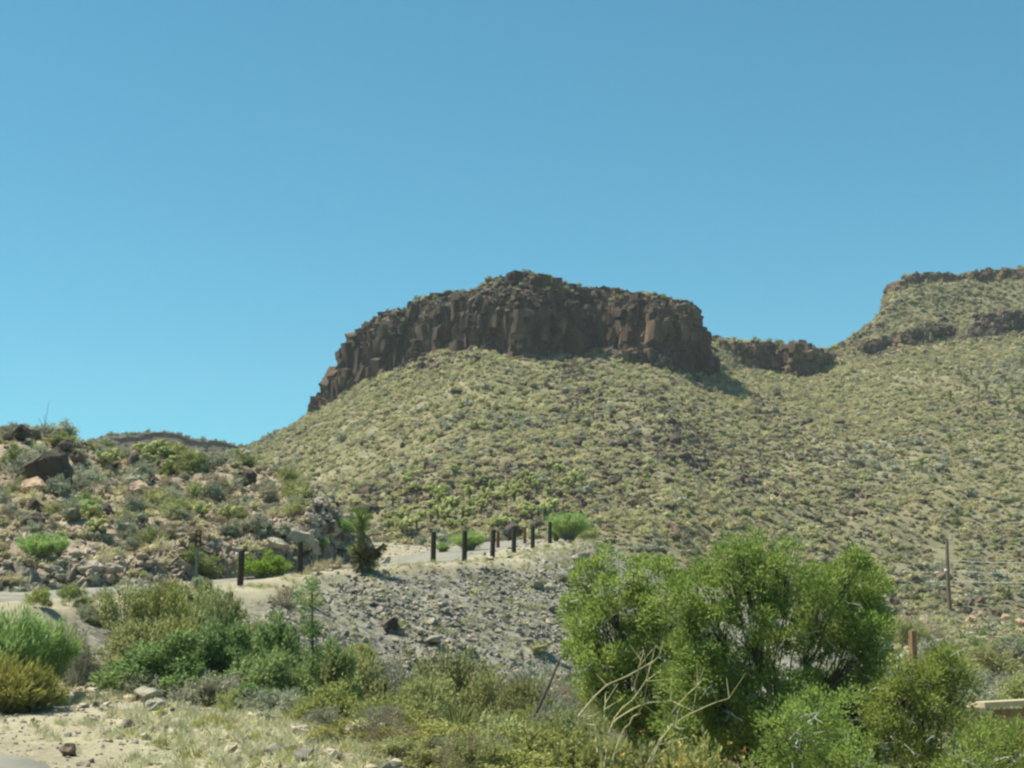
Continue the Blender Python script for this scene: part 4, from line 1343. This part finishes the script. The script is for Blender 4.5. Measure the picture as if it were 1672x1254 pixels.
# ================================================================== BUSHES BEHIND AND IN FRONT OF THE POSTS
def bush(key, px, py_top, w_px, D, lab, base=None, **kw):
    b = gpt(px, D)
    if base is not None:
        b[2] = base
    h = at(px, py_top, D)[2] - b[2]
    return shrub(key, b - np.array((0, 0, .06)), w_px * D / F * 1.0, max(h, .25) + .06, lab, **kw)
bush('creosote', 430, 892, 84, 40.5, 'round bright green bush beside the first guard post')
bush('broom', 765, 862, 80, 57, 'bright green bush behind the second and third posts right of the yucca')
bush('broom', 722, 884, 40, 58, 'small green bush left of the larger one behind the posts')
bush('broom', 930, 830, 96, 66, 'tall feathery bright green broom at the end of the post row')
bush('broom', 908, 850, 40, 67, 'narrow green broom touching the last guard post')
bush('olive', 962, 855, 40, 70, 'olive shrub at the right edge of the tall green broom')
bush('straw', 545, 902, 60, 45, 'low yellow grass clump left of the yucca', name='grass_clump', cat='grass')
bush('straw', 515, 908, 40, 46, 'small yellow grass clump by the road cut', name='grass_clump', cat='grass')
bush('dryfine', 466, 952, 64, 35.5, 'reddish dry shrub on the fill below the second post')
bush('straw', 505, 950, 40, 36.5, 'straw tuft right of the reddish dry shrub', name='grass_clump', cat='grass')

# ================================================================== FOREGROUND SHRUBS
FG = [('broom', 20, 972, 150, 19.6, 'tall feathery bright green broom at the left edge by the road bend'), ('broom', 78, 990, 110, 20.2, 'bright green broom right of the tall one at the left edge'),
      ('broomlow', 5, 1055, 150, 18.6, 'yellow olive broom base in front of the green brooms'), ('broomlow', 62, 1075, 95, 18.9, 'smaller yellow olive broom in front of the green brooms'), ('broom', -50, 980, 130, 20.4, 'green broom cut off by the left picture edge'),
      ('dryfine', 122, 998, 66, 23.5, 'reddish brown dry bush between green broom and bank'), ('greyfine', 140, 1035, 42, 23.0, 'dark grey shrub under the reddish dry bush'),
      ('olivefine', 205, 942, 100, 28.5, 'pale olive shrub at the road edge left of the marker sign'), ('yellowg', 268, 942, 84, 28.3, 'yellow flowered shrub below the marker sign'), ('olivefine', 318, 940, 110, 29.0, 'pale olive shrub right below the marker sign'),
      ('olivefine', 366, 946, 70, 30.0, 'olive shrub at the road edge left of the first post'), ('olivefine', 358, 965, 80, 27.0, 'low olive shrub below the first post'), ('olivefine', 225, 985, 120, 25.0, 'spreading olive shrub on the bank above the mesquite'), ('yellowg', 300, 990, 120, 25.2, 'yellowish shrub between the olive shrub and the mesquite'),
      ('mesquite', 262, 1022, 170, 21.5, 'dark green mesquite at the left of the thicket'), ('mesquite', 345, 1000, 120, 22.5, 'green mesquite in the middle of the thicket'), ('mesquite', 405, 1035, 150, 21.8, 'dense dark mesquite low in the thicket'),
      ('mesquite', 310, 1012, 160, 22.8, 'broad mesquite filling the thicket below the marker sign'), ('mesquite', 392, 1008, 130, 23.4, 'leafy mesquite right of the thicket middle'), ('mesquite', 450, 985, 90, 24.0, 'upright mesquite left of the narrow stalk'), ('mesquite', 470, 1055, 130, 22.0, 'leafy mesquite under the narrow stalk'), ('mesquite', 545, 1030, 95, 25.0, 'green mesquite right of the narrow stalk'),
      ('olivefine', 388, 990, 100, 28, 'olive shrub on the fill below the first post'), ('mesquite', 482, 1012, 80, 27, 'small mesquite on the left foot of the fill'), ('olivefine', 530, 1062, 110, 25, 'olive shrub at the left foot of the fill'), ('mesquite', 432, 1030, 100, 26, 'green mesquite behind the thicket'),
      ('greyfine', 350, 1085, 150, 20.6, 'grey green shrub under the mesquite thicket'), ('greyfine', 240, 1085, 90, 21.0, 'low grey shrub on the bank left of the mesquite'), ('greyfine', 455, 1110, 120, 19.5, 'dark grey shrub at the gully edge'),
      ('mesquite', 425, 1110, 90, 19.8, 'low dark green mesquite by the gully edge'),
      ('yellowg', 560, 1108, 150, 18.2, 'yellow green bush left of the dark yucca'), ('yellowg', 640, 1130, 120, 17.6, 'yellow green bush in front of the thin stake'), ('olivefine', 520, 1130, 110, 18.6, 'olive bush at the gully edge'),
      ('yellowg', 590, 1165, 150, 15.4, 'yellow green bush behind the grey foreground boulder'), ('olivefine', 690, 1080, 100, 24.5, 'fresh green shrub below the fill slope'), ('greyfine', 635, 1048, 78, 28.0, 'grey olive shrub with a shaded side at the fill foot'),
      ('olivefine', 590, 1062, 90, 27.0, 'brownish olive shrub at the fill foot'), ('olivefine', 742, 1038, 120, 27.0, 'large olive shrub at the foot of the rock fill'), ('olivefine', 795, 1090, 80, 26.0, 'thin olive shrub right of the large one'),
      ('greyfine', 865, 1060, 104, 26.5, 'grey green bush at the fill foot left of the juniper'), ('olivefine', 850, 1085, 80, 25.0, 'olive bush in front of the grey green one'), ('greyfine', 915, 1110, 80, 23.0, 'pale grey shrub under the leaning stick'),
      ('yellowg', 720, 1170, 160, 15.0, 'yellow green bush in the foreground below the dark yucca'), ('olivefine', 810, 1160, 150, 16.5, 'olive bush right of the dark yucca'), ('yellowg', 890, 1175, 170, 15.0, 'yellow green bush left of the pale dead stalks'),
      ('olivefine', 660, 1195, 130, 13.6, 'olive bush at the lower picture edge by the grey boulder'), ('yellowg', 800, 1210, 180, 13.4, 'broad yellow green bush at the lower picture edge'), ('olivefine', 930, 1130, 110, 19.0, 'green bush in front of the left juniper'),
      ('yellowg', 960, 1190, 170, 13.8, 'yellow green bush behind the pale dead stalks'), ('olivefine', 1060, 1175, 170, 14.2, 'olive bush under the left juniper'), ('yellowg', 1140, 1205, 180, 13.4, 'orange flowered yellow bush at the lower picture edge'),
      ('olivefine', 1210, 1225, 120, 13.8, 'low olive bush by the juniper trunk'),
      ('greyfine', 1520, 1030, 110, 62, 'grey green shrub below the utility pole'), ('olivefine', 1590, 1040, 130, 60, 'green shrub below the red rocks'), ('greyfine', 1650, 1035, 130, 64, 'grey green shrub at the right picture edge under the red rocks'),
      ('olivefine', 1540, 1060, 120, 48, 'green shrub behind the brown post'), ('greyfine', 1615, 1075, 150, 44, 'wide grey green shrub behind the shelter'), ('olivefine', 1670, 1080, 120, 42, 'green shrub behind the shelter roof'),
      ('greyfine', 1585, 1100, 110, 36, 'grey green shrub left of the shelter'), ('mesquite', 1640, 1030, 110, 75, 'fresh green bush beside the red rocks'), ('olivefine', 1600, 1130, 90, 31, 'olive shrub just left of the shelter'), ('greyfine', 1625, 1155, 90, 27, 'grey green shrub in front of the shelter wall'),
      ('dryfine', 1500, 1005, 80, 92, 'orange brown dry shrub left of the utility pole foot'), ('olivefine', 1478, 1000, 60, 85, 'yellowish shrub beside the juniper top')]
for key, px, py, w, D, lab in FG:
    bush(key, px, py, w * (1.3 if 560 < px < 1300 else 1.15), D, lab, name='bush')
# narrow upright leafy stalk
b = gpt(510, 23.0)
h = at(510, 942, 23.0)[2] - b[2]
rg = np.random.default_rng(91)
sk_o = empty('mesquite_sapling', b)
mb = MB(); mb.tube([(0, 0, -.1), (.03, 0, h * .5), (-.01, 0, h * .97)], (.03, .022, .008), 5); link('trunk', mb.mesh('trunk'), M['bark'], parent=sk_o)
mb = MB()
for k in range(34):
    z = h * rg.uniform(.3, 1.0)
    c = np.array((rg.normal(0, .06), rg.normal(0, .06), z))
    if z > h * .86: c[:2] *= 2.2
    m_ = 80
    off = unit(rg.normal(size=(m_, 3))) * rg.random((m_, 1)) ** .5 * .11
    mb.leaves(c + off, unit(off) + rg.normal(0, .4, (m_, 3)), .05, .02, rg)
link('foliage', mb.mesh('foliage'), M['mesquite'], parent=sk_o)
tag(sk_o, 'narrow upright leafy sapling standing above the mesquite thicket', 'sapling')
# dark yucca in the gully
b = gpt(748, 19.5)
h = at(748, 1142, 19.5)[2] - b[2]
yo = empty('yucca', b)
mb = MB(); mb.tube([(0, 0, -.1), (0, 0, h * .4)], (.1, .08), 7); link('trunk', mb.mesh('trunk'), M['cholla_old'], parent=yo)
mb = MB(); spikes(mb, rg, (0, 0, h * .3), (0, 0, h * .55), 110, .3, 1.45, h * .5, .03); link('leaf_rosette', mb.mesh('leaf_rosette'), M['tus_d'], parent=yo)
mb = MB(); spikes(mb, rg, (0, 0, .05), (0, 0, h * .35), 150, -.9, .3, h * .32, .03); link('dead_leaf_skirt', mb.mesh('dead_leaf_skirt'), M['skirt'], parent=yo)
tag(yo, 'dark spiky yucca among yellow bushes in the foreground gully', 'yucca')
# thin stake and leaning stick
b = gpt(631, 19.0)
mb = MB(); mb.tube([(0, 0, -.1), (.0, 0, at(631, 1116, 19.)[2] - b[2])], (.022, .02), 6)
tag(link('stake', mb.mesh('stake'), M['post'], loc=b), 'thin dark stake standing among the yellow green bushes', 'stake')
p0, p1 = at(872, 1170, 21.5), at(916, 1072, 21.8)
mb = MB(); mb.tube([p0 - p0, (p1 - p0) * .5 + np.array((.02, 0, .02)), p1 - p0], (.03, .024, .014), 6)
tag(link('dead_stick', mb.mesh('dead_stick'), M['bark'], loc=p0), 'dark bare stick leaning towards the left juniper', 'stick')

# ================================================================== JUNIPERS
def juniper(label, px0, D, lobes, seed, tufts=15, leaves_n=105, dead=26, trunk_r=.13):
    rg = np.random.default_rng(seed)
    base = gpt(px0, D)
    o = empty('juniper', base)
    fol, limb, dead_m = MB(), MB(), MB()
    k_ = D / F
    fork = np.array((0, 0, .55))
    limb.tube([(0, 0, -.2), (.03, 0, .25), fork], (trunk_r * 1.25, trunk_r, trunk_r * .85), 8)
    for (px, py, r, dD) in lobes:
        c = at(px, py, D + dD) - base
        r = r * k_ * .92
        top = fork + (c - fork) * np.array((.35, .35, .45))
        t = np.linspace(0, 1, 6)[:, None]
        fk = fork + np.array((rg.normal(0, .16) + .22 * np.sign(c[0]) * min(1, abs(c[0])), rg.uniform(.0, .45), rg.uniform(-.4, .1)))
        top = top + np.array((0, .45, 0)) + rg.normal(0, .12, 3)
        path = bez(fk, top, c - np.array((0, 0, r * .35)), t) + rg.normal(0, .025, (6, 3)) * np.sin(t * 3.14)
        limb.tube(path, np.linspace(trunk_r * (.16 if rg.random() < .75 else .3), .007, 6), 5)
        nt_ = max(8, int(tufts * 1.6 * (r / .45) ** 1.3))
        d = unit(rg.normal(size=(nt_, 3)) + np.array((0, -.15, .35)))
        tc = c + d * r * rg.uniform(.3, 1.08, (nt_, 1)) * np.array((.9, 1, 1.2))
        tc[:, 2] += np.where(rg.random(nt_) < .15, r * .35, 0) * (d[:, 2] > .3)
        for q in range(nt_):
            limb.tube([path[4], (path[4] + tc[q]) / 2 + rg.normal(0, .03, 3), tc[q]], (.012, .008, .004), 3, False)
            tr_ = rg.uniform(.10, .21)
            m_ = int(leaves_n * 1.45 * (tr_ / .18) ** 1.5)
            off = unit(rg.normal(size=(m_, 3)) + d[q] * .35) * rg.random((m_, 1)) ** .5 * tr_ * np.array((1, 1, .85))
            fol.leaves(tc[q] + off, unit(off) * .8 + d[q] * .45 + np.array((0, 0, .35)) + rg.normal(0, .35, (m_, 3)), .058 * (D / 19.) * rg.uniform(.6, 1.25, m_), .023 * D / 19., rg)
        for _ in range(6):
            p = c + unit(rg.normal(size=3)) * r * .6 + np.array((0, -r * .55, 0))
            dr = unit(rg.normal(size=3) * np.array((1.2, .5, .8)))
            if rg.random() < dead / 60.:
                pts = [p]
                for s_ in range(4):
                    dr = unit(dr + rg.normal(0, .45, 3))
                    pts.append(pts[-1] + dr * rg.uniform(.035, .08))
                dead_m.tube(np.array(pts), np.linspace(.008, .002, 5), 4, False)
                dead_m.tube(np.array((pts[2], pts[2] + unit(rg.normal(size=3)) * .09)), (.004, .0015), 3, False)
    link('trunk', limb.mesh('trunk', True), M['bark'], parent=o)
    link('crown', fol.mesh('crown'), M['juniper'], parent=o)
    if dead_m.V:
        dd = link('dead_twigs', dead_m.mesh('dead_twigs'), M['deadwood'], parent=o)
        dd['label'] = 'silvery bare twigs inside the crown'; dd['kind'] = 'stuff'
    return tag(o, label, 'juniper', 'junipers in the gully')

rl = random.Random(8)
def J(l):
    return [(a, b, c, rl.uniform(-.7, .5)) for a, b, c in l]
juniper('largest juniper with silvery dead twigs right of the picture centre', 1262, 19.0, J([(1212, 912, 24), (1245, 905, 28), (1190, 945, 34), (1148, 952, 30), (1288, 928, 34), (1250, 955, 45), (1330, 955, 30), (1390, 926, 26), (1412, 950, 28), (1438, 972, 28), (1428, 1005, 36), (1400, 990, 42), (1350, 985, 50),
    (1295, 985, 50), (1225, 1000, 50), (1165, 1015, 48), (1428, 1042, 36), (1395, 1050, 48), (1330, 1050, 50), (1265, 1060, 50), (1200, 1075, 50), (1145, 1080, 48), (1425, 1090, 40), (1365, 1110, 48), (1290, 1130, 48),
    (1220, 1140, 48), (1150, 1150, 50), (1180, 1205, 50), (1130, 1225, 45), (1300, 1235, 50), (1430, 1130, 38), (1415, 1200, 45), (1350, 1140, 50), (1255, 1095, 40), (1200, 1160, 42), (1270, 1200, 42), (1230, 1235, 46), (1160, 1190, 46), (1110, 1180, 44), (1360, 1180, 46), (1420, 1165, 40), (1435, 1215, 42), (1385, 1215, 44), (1120, 985, 38), (1130, 1045, 42), (1105, 1120, 44), (1175, 1110, 44), (1320, 1175, 55), (1240, 1200, 50), (1385, 1170, 45)]), 51, 14)
juniper('juniper with sparse feathery crown left of the largest one', 1075, 20.5, J([(955, 945, 26), (940, 985, 24), (990, 930, 30), (1040, 945, 36), (1085, 955, 40), (1000, 975, 36), (950, 1025, 26), (1040, 1000, 46), (1095, 1020, 46), (990, 1030, 38), (935, 1060, 22), (1050, 1060, 48), (1105, 1080, 46),
    (1000, 1085, 40), (960, 1100, 30), (1060, 1130, 46), (1110, 1150, 46), (1010, 1150, 40), (1080, 1200, 50), (970, 1060, 34), (1030, 1100, 45), (1070, 1020, 40), (975, 1130, 34), (1030, 1190, 45)]), 52, 12)
juniper('low bushy juniper in front of the largest one at the lower edge', 1345, 15.6, J([(1330, 1165, 40), (1380, 1190, 40), (1300, 1190, 40), (1345, 1215, 45), (1280, 1225, 42), (1400, 1235, 42), (1330, 1255, 50), (1260, 1265, 40)]), 53, 12)
juniper('small juniper left of the brown post and shelter', 1508, 18.0, J([(1462, 1112, 26), (1545, 1078, 28), (1518, 1112, 32), (1560, 1110, 32), (1450, 1135, 30), (1488, 1150, 40), (1545, 1155, 40), (1440, 1165, 30), (1515, 1190, 45), (1465, 1205, 45), (1560, 1200, 35), (1500, 1240, 48)]), 54, 13)
juniper('low juniper in the lower right corner below the shelter', 1622, 15.0, J([(1592, 1222, 28), (1632, 1212, 28), (1665, 1215, 30), (1610, 1245, 36), (1655, 1250, 38), (1570, 1250, 32)]), 55, 12)

# pale dead stalks
b = gpt(1000, 12.6)
ds = empty('dead_bush', b)
rg = np.random.default_rng(61)
STK = [[(985, 1260), (975, 1190), (945, 1175), (942, 1120)], [(985, 1260), (1000, 1180), (1035, 1140), (1060, 1100)], [(945, 1170), (985, 1125), (1060, 1085), (1075, 1070)], [(1000, 1250), (1020, 1190), (1045, 1160)], [(975, 1230), (970, 1180), (945, 1172)],
       [(1035, 1140), (1040, 1100), (1052, 1060)], [(1000, 1180), (1050, 1150), (1105, 1145)], [(1060, 1254), (1090, 1190), (1160, 1150), (1190, 1140)], [(1090, 1190), (1100, 1160), (1150, 1110)], [(1050, 1260), (1080, 1200), (1095, 1165)],
       [(990, 1210), (985, 1170), (990, 1130)], [(945, 1172), (965, 1170), (975, 1166)]]
mb = MB()
for path in STK:
    pts = np.array([at(px, py, 12.6 + rg.normal(0, .08)) for px, py in path]) - b
    q = catmull(pts, np.linspace(0, len(pts) - 1, 9)) + rg.normal(0, .006, (9, 3))
    mb.tube(q, np.linspace(.008, .003, 9), 4, False)
    for _ in range(4):
        k = rg.integers(3, 9)
        mb.tube(np.array((q[k], q[k] + unit(rg.normal(size=3) + np.array((.4, 0, .9))) * rg.uniform(.1, .3))), (.004, .002), 3, False)
link('stalks', mb.mesh('stalks'), M['palestalk'], parent=ds)
tag(ds, 'pale bare dead bush with arching stalks in front of the left juniper', 'dead bush')
# orange flowers of the bush at the lower edge
fl = MB()
for _ in range(24):
    p = at(rng.uniform(1010, 1230), rng.uniform(1190, 1254), 13.0 + rng.normal(0, .2))
    fl.leaves(np.repeat(p[None], 5, 0), rng.normal(size=(5, 3)) + np.array((0, 0, .6)), .03, .022, rng)
tag(link('flowers', fl.mesh('flowers'), M['flower']), 'tiny orange flowers over the yellow bush at the lower edge', 'flowers', None, 'stuff')

# ================================================================== NEAR SHOULDER: ROCKS, GRASS, PEBBLES
for px, py, w, key, lab in ((157, 1108, 44, 'boulder', 'rounded brown boulder on the bank by the broom'), (600, 1222, 90, 'pale', 'large grey boulder at the shoulder edge in the foreground'), (645, 1240, 60, 'pale', 'pale slab right of the large grey foreground boulder'),
                            (110, 1233, 34, 'boulder', 'dark flat rock on the shoulder near the road'), (545, 1243, 40, 'pale', 'white flat stone at the lower picture edge'), (240, 1145, 50, 'pale', 'pale flat rock on the shoulder bank'),
                            (200, 1122, 40, 'pale', 'pale rock right of the brown boulder'), (128, 1145, 34, 'pale', 'pale flat rock below the brown boulder'), (490, 1205, 44, 'pale', 'pale rock on the shoulder edge left of the grey boulder'),
                            (178, 1197, 14, 'pale', 'small white stone on the straw shoulder'), (265, 1198, 18, 'pale', 'small flat pale stone in the middle of the shoulder'), (360, 1215, 22, 'pale', 'low pale stone on the shoulder'), (430, 1180, 36, 'pale', 'pale rock at the gully edge of the shoulder'),
                            (665, 1215, 50, 'pink', 'brown rock behind the pale slab in the foreground'), (132, 1132, 24, 'pale', 'small pale rock leaning on the brown boulder'), (830, 1140, 50, 'pink', 'pinkish rock in the gully below the fill')):
    p = gpix(px, py, 9, 40)
    rock(key, p, w * p[1] / F * 1.1, lab, sink=.12, name='rock' if w < 40 else 'boulder')
gsel = ((GPX > -20) & (GPX < 720) & (GPY > 1100) & (GPY < 1300)).astype(float)
shl_g = near_line(GROUND[..., :2].reshape(-1, 2), SHL, ST)[1].reshape(GPX.shape)
Pq2, _, _ = sample_grid(GROUND, 90, rng, gsel * np.exp(-((shl_g + .9) / .9) ** 2) * (GPX > 110))
for k in range(len(Pq2)):
    rock(rrock.choice(['pale', 'pale', 'pale', 'riprap']), Pq2[k], float(np.clip(rng.lognormal(-1.75, .4), .09, .42)), 'pale broken rock in the rubble along the shoulder edge', 'rocks along the shoulder edge', 'rock', .2)
Pp, _, _ = sample_grid(GROUND, 5200, rng, gsel * (.35 + np.exp(-((shl_g + .7) / 1.2) ** 2)))
scatter('gravel', Pp, np.clip(rng.lognormal(-3.1, .55, len(Pp)), .015, .16), rng.random(len(Pp)) * 6.28, rng.integers(0, 7, len(Pp)), qprot, 'loose pebbles on the road shoulder', 'gravel', .5, 12)
# dry grass tufts
tufts = []
for v in range(4):
    rg = np.random.default_rng(950 + v)
    mb = MB()
    n_ = 46
    th = rg.random(n_) * 6.28
    el = rg.uniform(.5, 1.5, n_)
    d = np.stack((np.cos(th) * np.cos(el), np.sin(th) * np.cos(el), np.sin(el)), 1)
    mb.leaves(rg.normal(0, .05, (n_, 3)) * np.array((1, 1, 0)), d, rg.uniform(.08, .2, n_), .009, rg, .15)
    me = mb.mesh('dry_grass')
    me.materials.append(M['grass'] if v < 3 else M['yellowg'])
    p = gpix(150 + 90 * v, 1190 + 8 * v, 9, 40)
    tufts.append(tag(link('grass_tuft', me, loc=p), 'dry straw grass tuft standing on the near road shoulder', 'grass', 'grass tufts on the near shoulder'))
gsel2 = gsel * smooth(.1, .7, smask.reshape(GPX.shape))
Pg, _, _ = sample_grid(GROUND, 850, rng, gsel2 ** 2 + gsel * .08)
nrx = near_line(Pg[:, :2], NR, NT)[1]
Pg = Pg[nrx > .25]
scatter('grass', Pg, rng.uniform(.45, 1.1, len(Pg)), rng.random(len(Pg)) * 6.28, rng.choice([0, 0, 1, 1, 2, 2, 3], len(Pg)), tufts, 'short dry grass on the road shoulder', 'grass', .1, 13)
# low growth filling gully and banks between the larger bushes
gsel3 = (((GPX > -20) & (GPX < 1700) & (GPY > 940) & (GPY < 1300) & (GROUND[..., 1] > 13) & (GROUND[..., 1] < 140)).astype(float))
shl = near_line(GROUND[..., :2].reshape(-1, 2), SHL, ST)[1].reshape(GPX.shape)
rdd = near_line(GROUND[..., :2].reshape(-1, 2), EP[:, :2], ET)[1].reshape(GPX.shape)
gsel3 *= (shl > .4) * (rdd < np.where((GPX > 350) & (GPX < 1000), -4.5, -.8)) * (1 - .93 * np.clip(gm * 1.2, 0, 1))
Pn, _, _ = sample_grid(GROUND, 420, rng, gsel3 * (GROUND[..., 1] < 34))
near_prot = [next(o for o in COL.objects if o.type == 'MESH' and o.data == SH[k][v][0]) for k, v in (('olivefine', 0), ('greyfine', 0), ('dryfine', 0), ('yellowg', 0), ('olivefine', 1), ('greyfine', 1))]
scatter('undergrowth', Pn, rng.uniform(.3, .8, len(Pn)), rng.random(len(Pn)) * 6.28, rng.integers(0, 6, len(Pn)), near_prot, 'low green undergrowth between the foreground bushes', 'undergrowth', .12, 16)
Pg, _, _ = sample_grid(GROUND, 2600, rng, gsel3 * (GROUND[..., 1] > 30))
scatter('undergrowth', Pg, rng.uniform(.25, .85, len(Pg)), rng.random(len(Pg)) * 6.28, rng.choice([0, 1, 3, 4, 5, 6, 7, 8, 8], len(Pg)), PROT, 'low dry undergrowth between the gully bushes', 'undergrowth', .15, 14)
rdm = ((GPX > 300) & (GPX < 1000) & (rdd < -.2) & (rdd > -9) & (GROUND[..., 1] < 80)).astype(float)
Pg, _, _ = sample_grid(GROUND, 900, rng, rdm)
scatter('grass', Pg, rng.uniform(.6, 1.5, len(Pg)), rng.random(len(Pg)) * 6.28, rng.choice([0, 1, 2, 3], len(Pg)), tufts, 'sparse dry grass on the road fill', 'grass', .1, 15)

# ================================================================== POLE, WIRES, BROWN POST, SHELTER
Dp = 140.0
pb = on_grid(HILL, 1554, 1000, V_BASE)
Dp = pb[1]
ptop = at(1546, 881, Dp)
v = ptop - pb
po = empty('utility_pole', pb)
mb = MB(); mb.tube([v * -.08, v * .35 + np.array((-.08, 0, 0)), v * .7 + np.array((-.05, 0, 0)), v], (.24, .21, .18, .15), 9); link('pole', mb.mesh('pole'), M['pole'], parent=po)
for f_ in (.58,):
    mb = MB(); mb.tube([v * f_ + np.array((-.2, -.2, 0)), v * f_ + np.array((-.42, -.25, .04))], (.10, .13), 8); link('insulator', mb.mesh('insulator'), M['whitecap'], parent=po)
tag(po, 'leaning weathered utility pole at the foot of the hill', 'utility pole')
for k, (f_, ye, lab) in enumerate(((.72, 914, 'upper thin wire running right from the utility pole'), (.58, 932, 'middle bright wire running right from the utility pole'), (.44, 946, 'lower thin wire running right from the utility pole'))):
    a = pb + v * f_ + np.array((.1, -.22, 0))
    e = at(1760, ye + 1, Dp - 4)
    t = np.linspace(0, 1, 24)[:, None]
    q = a * (1 - t) + e * t
    q[:, 2] -= (.25 * 4 * t * (1 - t))[:, 0]
    mb = MB(); mb.tube(q - a, .022, 4)
    tag(link('power_line', mb.mesh('power_line'), M['wire'], loc=a), lab, 'wire', 'wires of the utility pole')
for px, py, w, key, lab in ((1585, 1022, 28, 'pink', 'reddish rock group boulder right of the utility pole'), (1596, 1034, 24, 'pink', 'reddish rock below the rock right of the utility pole'), (1627, 1012, 26, 'boulder', 'tall brown boulder between red rocks at the hill foot'), (1645, 1016, 24, 'pink', 'flat reddish rock beside the tall brown boulder'),
                            (1606, 1014, 24, 'pink', 'tan sloping rock left of the tall brown boulder'), (1582, 1006, 20, 'boulder', 'dark rock at the foot of the utility pole'), (1525, 1008, 18, 'pink', 'reddish rock left of the utility pole foot'), (1460, 990, 22, 'boulder', 'brown rock beside the top of the largest juniper'),
                            (1475, 1022, 28, 'pink', 'pink rock behind the brown post'), (1510, 1024, 24, 'pink', 'pink bare rock between brown post and pole'), (1668, 1025, 26, 'pink', 'reddish rock at the right picture edge')):
    if py < 1006:
        p = on_grid(HILL, px, py, V_BASE)
    else:
        p = gpix(px, py, 40, 150)
        q = on_grid(HILL, px, py, V_BASE)
        if q[1] < p[1] or p[1] > 130: p = q
    rock(key, p, w * p[1] / F * 1.1, lab, sink=.1)
b = gpt(1487, 52.0)
h = at(1487, 1030, 52.)[2] - b[2]
mb = MB(); mb.box((0, 0, h / 2 - .2), (.2, .2, h + .4))
m2 = MB(); m2.box((.02, 0, h + .03), (.16, .14, .06))
bp = empty('wooden_post', b, .3)
link('post', mb.mesh('post'), M['brownwood'], parent=bp)
tag(bp, 'square brown wooden post between the largest and the small juniper', 'post')

# open wooden shelter, mostly outside the picture
Ds = 24.0
sb = gpt(1668, Ds)
sh = empty('wooden_shelter', (sb[0], sb[1], sb[2]), R_(-9))
zr = at(1640, 1152, Ds)[2] - sb[2]
X0 = at(1604, 1150, Ds)[0] - sb[0]
tilt = .07
def slab(c, d, ang=0.):
    mb = MB()
    co, si = math.cos(ang), math.sin(ang)
    mb.box(c, d, 0, np.array(((co, 0, -si), (0, 1, 0), (si, 0, co))))
    return mb
Wd = 2.6
cxm = X0 + Wd / 2
ro = link('roof', slab((0, .62, 0), (Wd, 2.0, .085), tilt).mesh('roof'), M['roof'], parent=sh, loc=(cxm, 0, zr + .09), rot=(R_(-4.2), 0, 0))
link('fascia', slab((cxm + .06, -.36, zr - .03), (Wd - .14, .05, .13), tilt).mesh('fascia'), M['brownwood'], parent=sh)
link('beam', slab((cxm + .1, .0, zr - .26), (Wd - .35, .14, .16), .03).mesh('beam'), M['roof'], parent=sh)
for xx in (X0 + .58, X0 + 2.3):
    for yy in (.0, 1.8):
        mb = MB(); mb.box((xx, yy + .02, (zr - .34) / 2 - .1), (.11, .11, zr - .34 + .2)); link('post', mb.mesh('post'), M['brownwood'], parent=sh)
nb = 9
for k in range(nb):
    z0 = .06 + k * (zr - .5) / nb
    if k == nb - 1:
        continue
    mb = MB(); mb.box((X0 + 1.44, 1.86 if k % 2 else 1.865, z0 + .07), (1.62, .035, (zr - .5) / nb - .012)); link('wall_plank', mb.mesh('wall_plank'), M['orangewood'], parent=sh)
for k in range(6):
    z0 = .06 + k * (zr - .75) / 6
    mb = MB(); mb.box((X0 + .50, .03 if k % 2 else .034, z0 + .07), (.34, .035, (zr - .75) / 6 - .012)); link('wall_plank', mb.mesh('wall_plank'), M['orangewood'], parent=sh)
for xx in (X0 + .3, X0 + .62):
    mb = MB(); mb.tube([(xx, -.1, zr - .18), (xx, -.1, zr - .11)], (.035, .02), 8); link('knob', mb.mesh('knob'), M['whitecap'], parent=sh)
tag(sh, 'low wooden shelter with tan roof behind the small juniper at the right edge', 'shelter')

# ================================================================== ADDED HAZE
hz = MB()
hz.box((0, 335, 28), (1560, 840, 168))
ho = link('haze', hz.mesh('haze'))  # volume added to lift the blacks and soften far contrast
hm, hnt, hout = new_mat('softening_haze')
pv = nd(hnt, 'ShaderNodeVolumePrincipled')
pv.inputs['Color'].default_value = (.93, .96, .97, 1)
pv.inputs['Density'].default_value = .00021
hnt.links.new(pv.outputs[0], hout.inputs['Volume'])
ho.data.materials.append(hm)
tag(ho, 'thin pale haze added to lift dark tones and soften contrast', 'haze', None, 'stuff')
